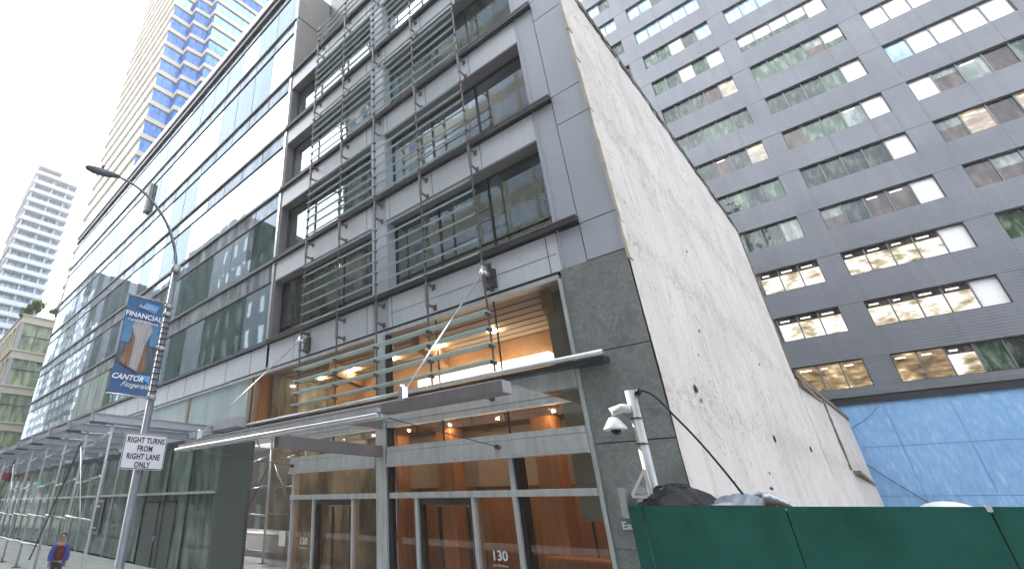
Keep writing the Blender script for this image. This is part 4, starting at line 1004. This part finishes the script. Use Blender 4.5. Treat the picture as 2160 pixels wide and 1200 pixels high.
# ------------------------------------------------------------------ person
def person(x, y, h, face):
    root = thing('person', (x, y, .03), 'person in an open blue jacket over a dark red shirt, standing by the scaffold posts', 'person')
    s = h/1.75; M0 = Matrix.Translation((x, y, .03)) @ Matrix.Rotation(face, 4, 'Z') @ Matrix.Scale(s, 4)
    def skin(name, verts, edges, rad, mat):
        me = bpy.data.meshes.new(name); me.from_pydata([tuple((M0 @ Vector(v))-Vector((x, y, .03))) for v in verts], edges, [])
        o = bpy.data.objects.new(name, me); COL.objects.link(o); o.parent = root
        md = o.modifiers.new('skin', 'SKIN'); md.use_smooth_shade = True
        for i, r in enumerate(rad):
            sv = me.skin_vertices[0].data[i]; sv.radius = (r*s, r*s*.85); sv.use_root = i == 0
        sb = o.modifiers.new('sub', 'SUBSURF'); sb.levels = 1; sb.render_levels = 2
        me.materials.append(M[mat]); return o
    # body: pelvis, chest, neck, head, arms bent with hands near pockets, legs mid-stride
    V = [(0, 0, .95), (0, 0, 1.15), (0, .01, 1.38), (0, .01, 1.5), (0, -.01, 1.56), (0, -.02, 1.66), (0, -.02, 1.72),
         (.17, 0, 1.41), (.25, .03, 1.14), (.24, -.08, .92), (.235, -.11, .84), (-.17, 0, 1.41), (-.25, .03, 1.14), (-.24, -.08, .92), (-.235, -.11, .84),
         (.09, 0, .88), (.1, -.12, .5), (.1, -.08, .1), (.1, -.22, .05), (-.09, 0, .88), (-.1, .08, .5), (-.1, .2, .12), (-.1, .08, .05)]
    E_ = [(0,1),(1,2),(2,3),(3,4),(4,5),(5,6),(2,7),(7,8),(8,9),(9,10),(2,11),(11,12),(12,13),(13,14),(0,15),(15,16),(16,17),(17,18),(0,19),(19,20),(20,21),(21,22)]
    Rr = [  .1,.09,.09,.05,.06,.095,.07,.045,.04,.03,.04,.045,.04,.035,.04,.09,.06,.04,.045,.09,.06,.04,.045]
    skin('body', V, E_, Rr, 'skin')
    skin('trousers', [(0, 0, .97), (0, 0, .9), (.09, 0, .86), (.1, -.12, .5), (.1, -.08, .14), (-.09, 0, .86), (-.1, .08, .5), (-.1, .2, .16)], [(0,1),(1,2),(2,3),(3,4),(1,5),(5,6),(6,7)], [.165,.16,.105,.08,.07,.105,.08,.07], 'trouser')
    skin('shirt', [(0, -.01, .93), (0, -.02, 1.15), (0, -.01, 1.36), (0, .0, 1.47), (.13, 0, 1.38), (-.13, 0, 1.38)], [(0,1),(1,2),(2,3),(2,4),(2,5)], [.17,.17,.18,.075,.09,.09], 'shirt')
    skin('jacket', [(.06, .05, 1.4), (.17, .01, 1.42), (.265, .03, 1.14), (.25, -.07, .95), (.14, .04, 1.15), (.15, .03, .85), (-.06, .05, 1.4), (-.17, .01, 1.42), (-.265, .03, 1.14), (-.25, -.07, .95), (-.14, .04, 1.15), (-.15, .03, .85), (0, .09, 1.2), (0, .09, .88)],
         [(0,1),(1,2),(2,3),(0,4),(4,5),(6,7),(7,8),(8,9),(6,10),(10,11),(0,6),(0,12),(12,13),(6,12),(12,4),(12,10),(13,5),(13,11)], [.09,.085,.07,.06,.1,.1,.09,.085,.07,.06,.1,.1,.1,.1], 'jacket')
    def part(m, nm, mat):
        m.v = [tuple(M0 @ Vector(v)) for v in m.v]; return m.build(nm, mat, root)
    part(MB().ball((0, .015, 1.69), .108, 14, 10, 0, (1, 1.05, 1.08)).ball((0, .06, 1.63), .09, 12, 8), 'hair', 'hair')
    part(MB().ball((0, -.035, 1.645), .088, 14, 10, 0, (.95, 1.1, 1.25)).ball((0, -.14, 1.64), .02, 8, 6).ball((.09, 0, 1.64), .025, 8, 6, 0, (.5, 1, 1.3)).ball((-.09, 0, 1.64), .025, 8, 6, 0, (.5, 1, 1.3)), 'face', 'skin')
    part(MB().ball((.035, -.125, 1.665), .012, 8, 6).ball((-.035, -.125, 1.665), .012, 8, 6).box(-.025, .025, -.132, -.12, 1.592, 1.6), 'eyes', 'black')
    for sx in (1, -1):
        hm = MB().ball((sx*.235, -.115, .82), .04, 10, 8, 0, (.55, .9, 1.1))
        for k in range(4): hm.tube([(sx*.235, -.145+.02*k, .79), (sx*.232, -.15+.02*k, .745-.006*abs(k-1)), (sx*.222, -.15+.02*k, .715-.006*abs(k-1))], [.009, .008, .006], 6)
        hm.tube([(sx*.225, -.15, .83), (sx*.21, -.17, .8), (sx*.205, -.175, .775)], [.011, .01, .007], 6)
        part(hm, 'hand', 'skin')
    return root
person(-18.9, 4.95, 1.63, R(75))

# ------------------------------------------------------------------ the far side of the street (seen mirrored in the glass)
M['f_dark'] = facade_grid('dark stepped building', (.045, .06, .056), (.16, .18, .15), 3.4, 4.6, .3)
M['f_tan'] = facade_grid('tan apartment block', (.2, .17, .15), (.1, .13, .16), 3.4, 3.2, .5)
M['f_band'] = facade_grid('tan banded blue glass block', (.2, .17, .12), (.03, .06, .12), 3.0, 4.1, .86)
M['f_brick'] = facade_grid('grey brown masonry', (.13, .115, .1), (.04, .05, .06), 2.8, 3.6, .42)
OG = 'buildings across the street'
def far_b(name, lab, boxes, mat):
    cx = boxes[0][0]; m = MB()
    for b in boxes: m.box(b[0], b[1], b[2], b[3], 0, b[4])
    t = thing(name, (boxes[0][0], -20, 0), lab, 'building', OG); m.build('wall', mat, t); return t
far_b('stepped_building', 'dark stepped masonry tower across the street, mirrored in the green curtain wall', [(-120, -52, -34, -14, 30), (-119, -56, -33, -14.5, 38.5), (-114.5, -66, -32, -15, 47), (-93, -71, -31, -16, 51.5), (-62, -52, -30, -14.2, 35)], 'f_dark')
far_b('apartment_block', 'tan apartment block across the street, mirrored at the far end of the curtain wall', [(-205, -148, -40, -14, 50), (-200, -165, -40, -15, 66), (-196, -180, -38, -16, 78)], 'f_tan')
far_b('banded_block', 'blue glass block with tan bands across the street, mirrored in the right hand windows', [(-27, -8, -36, -14.2, 46), (-25, -10, -34, -15.5, 60)], 'f_band')
MB().box(-27.3, -7.9, -20, -13.9, 0, 13).build('masonry_base', 'f_brick', bpy.data.objects['banded_block'])
far_b('masonry_block', 'grey brown masonry block across the street, mirrored beside the louvre screen', [(-51, -41, -34, -14, 24), (-41, -27.4, -34, -14, 62), (-7.8, 26, -34, -14, 44), (26.2, 60, -34, -14, 30)], 'f_brick')
M['f_olive'] = pm('olive streaked masonry', (.15, .15, .085), .8, 0, .6, .5, (1, 1, .18))
far_b('olive_block', 'olive brown streaked block across the street, mirrored low in the far curtain wall', [(-147.8, -120.5, -34, -13.95, 33), (-143, -128, -34, -15, 37)], 'f_olive')
for k, x in enumerate((-66, -76, -87, -97, -108, -125, -136)):
    t = thing('street_tree', (x, -10.8, .03), 'leafy street tree in the row along the opposite kerb', 'tree', 'street trees across the street')
    MB().tube([(x, -10.8, 0), (x+.1, -10.7, 4), (x-.1, -10.9, 9)], [.22, .17, .07], 8).tube([(x, -10.8, 3.5), (x+1.4, -10.2, 7)], [.1, .04], 6).tube([(x, -10.8, 4), (x-1.5, -11.2, 7.5)], [.1, .04], 6).build('trunk', 'bark', t)
    leaf_crown((x, -10.8, 9.5), 4.2, 1500, 'leafdark', 'crown', t, (.8, .7, 1.1), .42)

# parked silver car, mirrored in the lobby glass
CR = thing('parked_car', (-2.6, 1.9, -.1), 'silver estate car parked by the near kerb, mirrored in the lobby glass', 'car')
def car_body():
    prof = [(-2.3, .45), (-2.28, .85), (-1.5, .98), (-.75, 1.42), (.9, 1.46), (1.85, 1.3), (2.25, .98), (2.3, .5)]
    m = MB(); n = len(prof)
    for (ya_, yb_, dz) in ((-.88, .88, 0),):
        A_ = [(-2.6+px, 1.9-.88+(.12 if pz > 1.1 else 0), pz) for px, pz in prof]; B_ = [(-2.6+px, 1.9+.88-(.12 if pz > 1.1 else 0), pz) for px, pz in prof]
        A_ += [(-2.6+2.3, 1.9-.86, .25), (-2.6-2.3, 1.9-.86, .25)]; B_ += [(-2.6+2.3, 1.9+.86, .25), (-2.6-2.3, 1.9+.86, .25)]
        k = len(A_); m.quad(A_).quad(B_[::-1])
        for i in range(k): m.quad([A_[i], A_[(i+1) % k], B_[(i+1) % k], B_[i]])
    return m
car_body().build('body', 'car', CR, bevel=.05)
cg = MB()
for sy in (1.9-.885, 1.9+.885):
    for (a, b) in ((-1.35, -.55), (-.48, .45), (.52, 1.4)):
        y = sy; s2 = .1 if sy < 1.9 else -.1
        cg.quad([(-2.6+a+(-.1 if a < -1 else 0), y-.012*(1 if sy < 1.9 else -1), 1.0), (-2.6+b, y-.012*(1 if sy < 1.9 else -1), 1.0), (-2.6+b*.96, y+s2*.9, 1.36), (-2.6+a*.75 if a < -1 else -2.6+a, y+s2*.9, 1.36)])
cg.build('side_window', 'carglass', CR)
for a in (-1.5, 1.45):
    for sy, yy in ((-1, 1.02), (1, 2.78)):
        wl = MB().tube([(-2.6+a, yy-.11, .22), (-2.6+a, yy+.11, .22)], .34, 20).build('wheel', 'tyre', CR)
        MB().tube([(-2.6+a, yy-.12, .22), (-2.6+a, yy+.12, .22)], .2, 14).build('rim', 'steel', wl)
for yy in (1.15, 2.65):
    MB().box(-4.93, -4.86, yy-.16, yy+.16, .6, .75).build('headlight', 'signwhite', CR)
    MB().box(-.36, -.29, yy-.14, yy+.14, .75, 1.0).build('tail_light', 'taillight', CR)

# ------------------------------------------------------------------ world, sun, camera
W = bpy.data.worlds.new('World'); sc.world = W; W.use_nodes = True
t = W.node_tree; t.nodes.clear(); o = t.nodes.new('ShaderNodeOutputWorld')
SUN_EL, SUN_AZ = 36, math.degrees(math.atan2(-.97, .06))     # azimuth measured from +Y towards +X
sky = N(t, 'ShaderNodeTexSky', sky_type='NISHITA'); sky.sun_disc = False
sky.sun_elevation = R(SUN_EL); sky.sun_rotation = R(SUN_AZ); sky.air_density = 1.2; sky.dust_density = 2.5; sky.ozone_density = 2
tc = N(t, 'ShaderNodeTexCoord'); n = N(t, 'ShaderNodeTexNoise', Scale=1.7, Detail=6, Roughness=.6)
mp = N(t, 'ShaderNodeMapping'); mp.inputs['Scale'].default_value = (1, 1, 2.2); mp.inputs['Location'].default_value = (.3, .1, 0)
L(t, tc.outputs['Generated'], mp.inputs[0]); L(t, mp.outputs[0], n.inputs['Vector'])
sp = N(t, 'ShaderNodeSeparateXYZ'); L(t, tc.outputs['Generated'], sp.inputs[0])
# thin cloud: heavy towards the west (-X), broken towards the east
a = N(t, 'ShaderNodeMath', operation='MULTIPLY_ADD'); L(t, sp.outputs[0], a.inputs[0]); a.inputs[1].default_value = -.45; L(t, n.outputs[0], a.inputs[2])
cr = ramp(t, a.outputs[0], [(.38, (.45, .45, .45)), (.6, (1, 1, 1))])
c = mixc(t, cr.outputs[0], sky.outputs[0], (10.8, 11, 11.4))
bg = N(t, 'ShaderNodeBackground', Strength=.11); L(t, c, bg.inputs[0]); L(t, bg.outputs[0], o.inputs[0])
for nd in t.nodes:
    if nd.type == 'MIX':
        nd.inputs[7].default_value = (10.8, 11, 11.4, 1); nd.clamp_result = False

sl = bpy.data.lights.new('sun', 'SUN'); sl.energy = 2.0; sl.angle = R(.5); sl.color = (1, .94, .86)
so = bpy.data.objects.new('sun', sl); COL.objects.link(so)
az = R(SUN_AZ); el = R(SUN_EL)
so.rotation_euler = Vector((math.sin(az)*math.cos(el), math.cos(az)*math.cos(el), math.sin(el))).to_track_quat('Z', 'Y').to_euler()

cam = bpy.data.cameras.new('camera'); co = bpy.data.objects.new('camera', cam); COL.objects.link(co); sc.camera = co
co.location = (0, 0, 2.45); co.rotation_euler = (R(90+25.9), 0, R(46.56))
cam.sensor_width = 36; cam.sensor_fit = 'HORIZONTAL'; cam.lens = 36*1015.4/2160
cam.shift_x = (1080-769.2)/2160; cam.shift_y = (572-600)/2160; cam.clip_start = .05; cam.clip_end = 3000

sc.view_settings.view_transform = 'Standard'; sc.view_settings.look = 'None'; sc.view_settings.gamma = 1; sc.view_settings.exposure = 2.1
sc.view_settings.use_curve_mapping = False
sc.render.engine = 'CYCLES'; sc.render.resolution_x = 1024; sc.render.resolution_y = 568
sc.cycles.max_bounces = 8; sc.cycles.transparent_max_bounces = 12; sc.cycles.sample_clamp_indirect = 6

# ------------------------------------------------------------------ thin city haze
hz, t, o = nt('city haze'); v = N(t, 'ShaderNodeVolumePrincipled', Density=.0007); v.inputs['Color'].default_value = (.95, .97, 1, 1); v.inputs['Anisotropy'].default_value = .3
L(t, v.outputs[0], o.inputs['Volume']); M['haze'] = hz
tag(MB().box(-260, 90, -60, 120, -1.2, 185).build('haze', 'haze'), kind='stuff')
sc.cycles.volume_bounces = 0
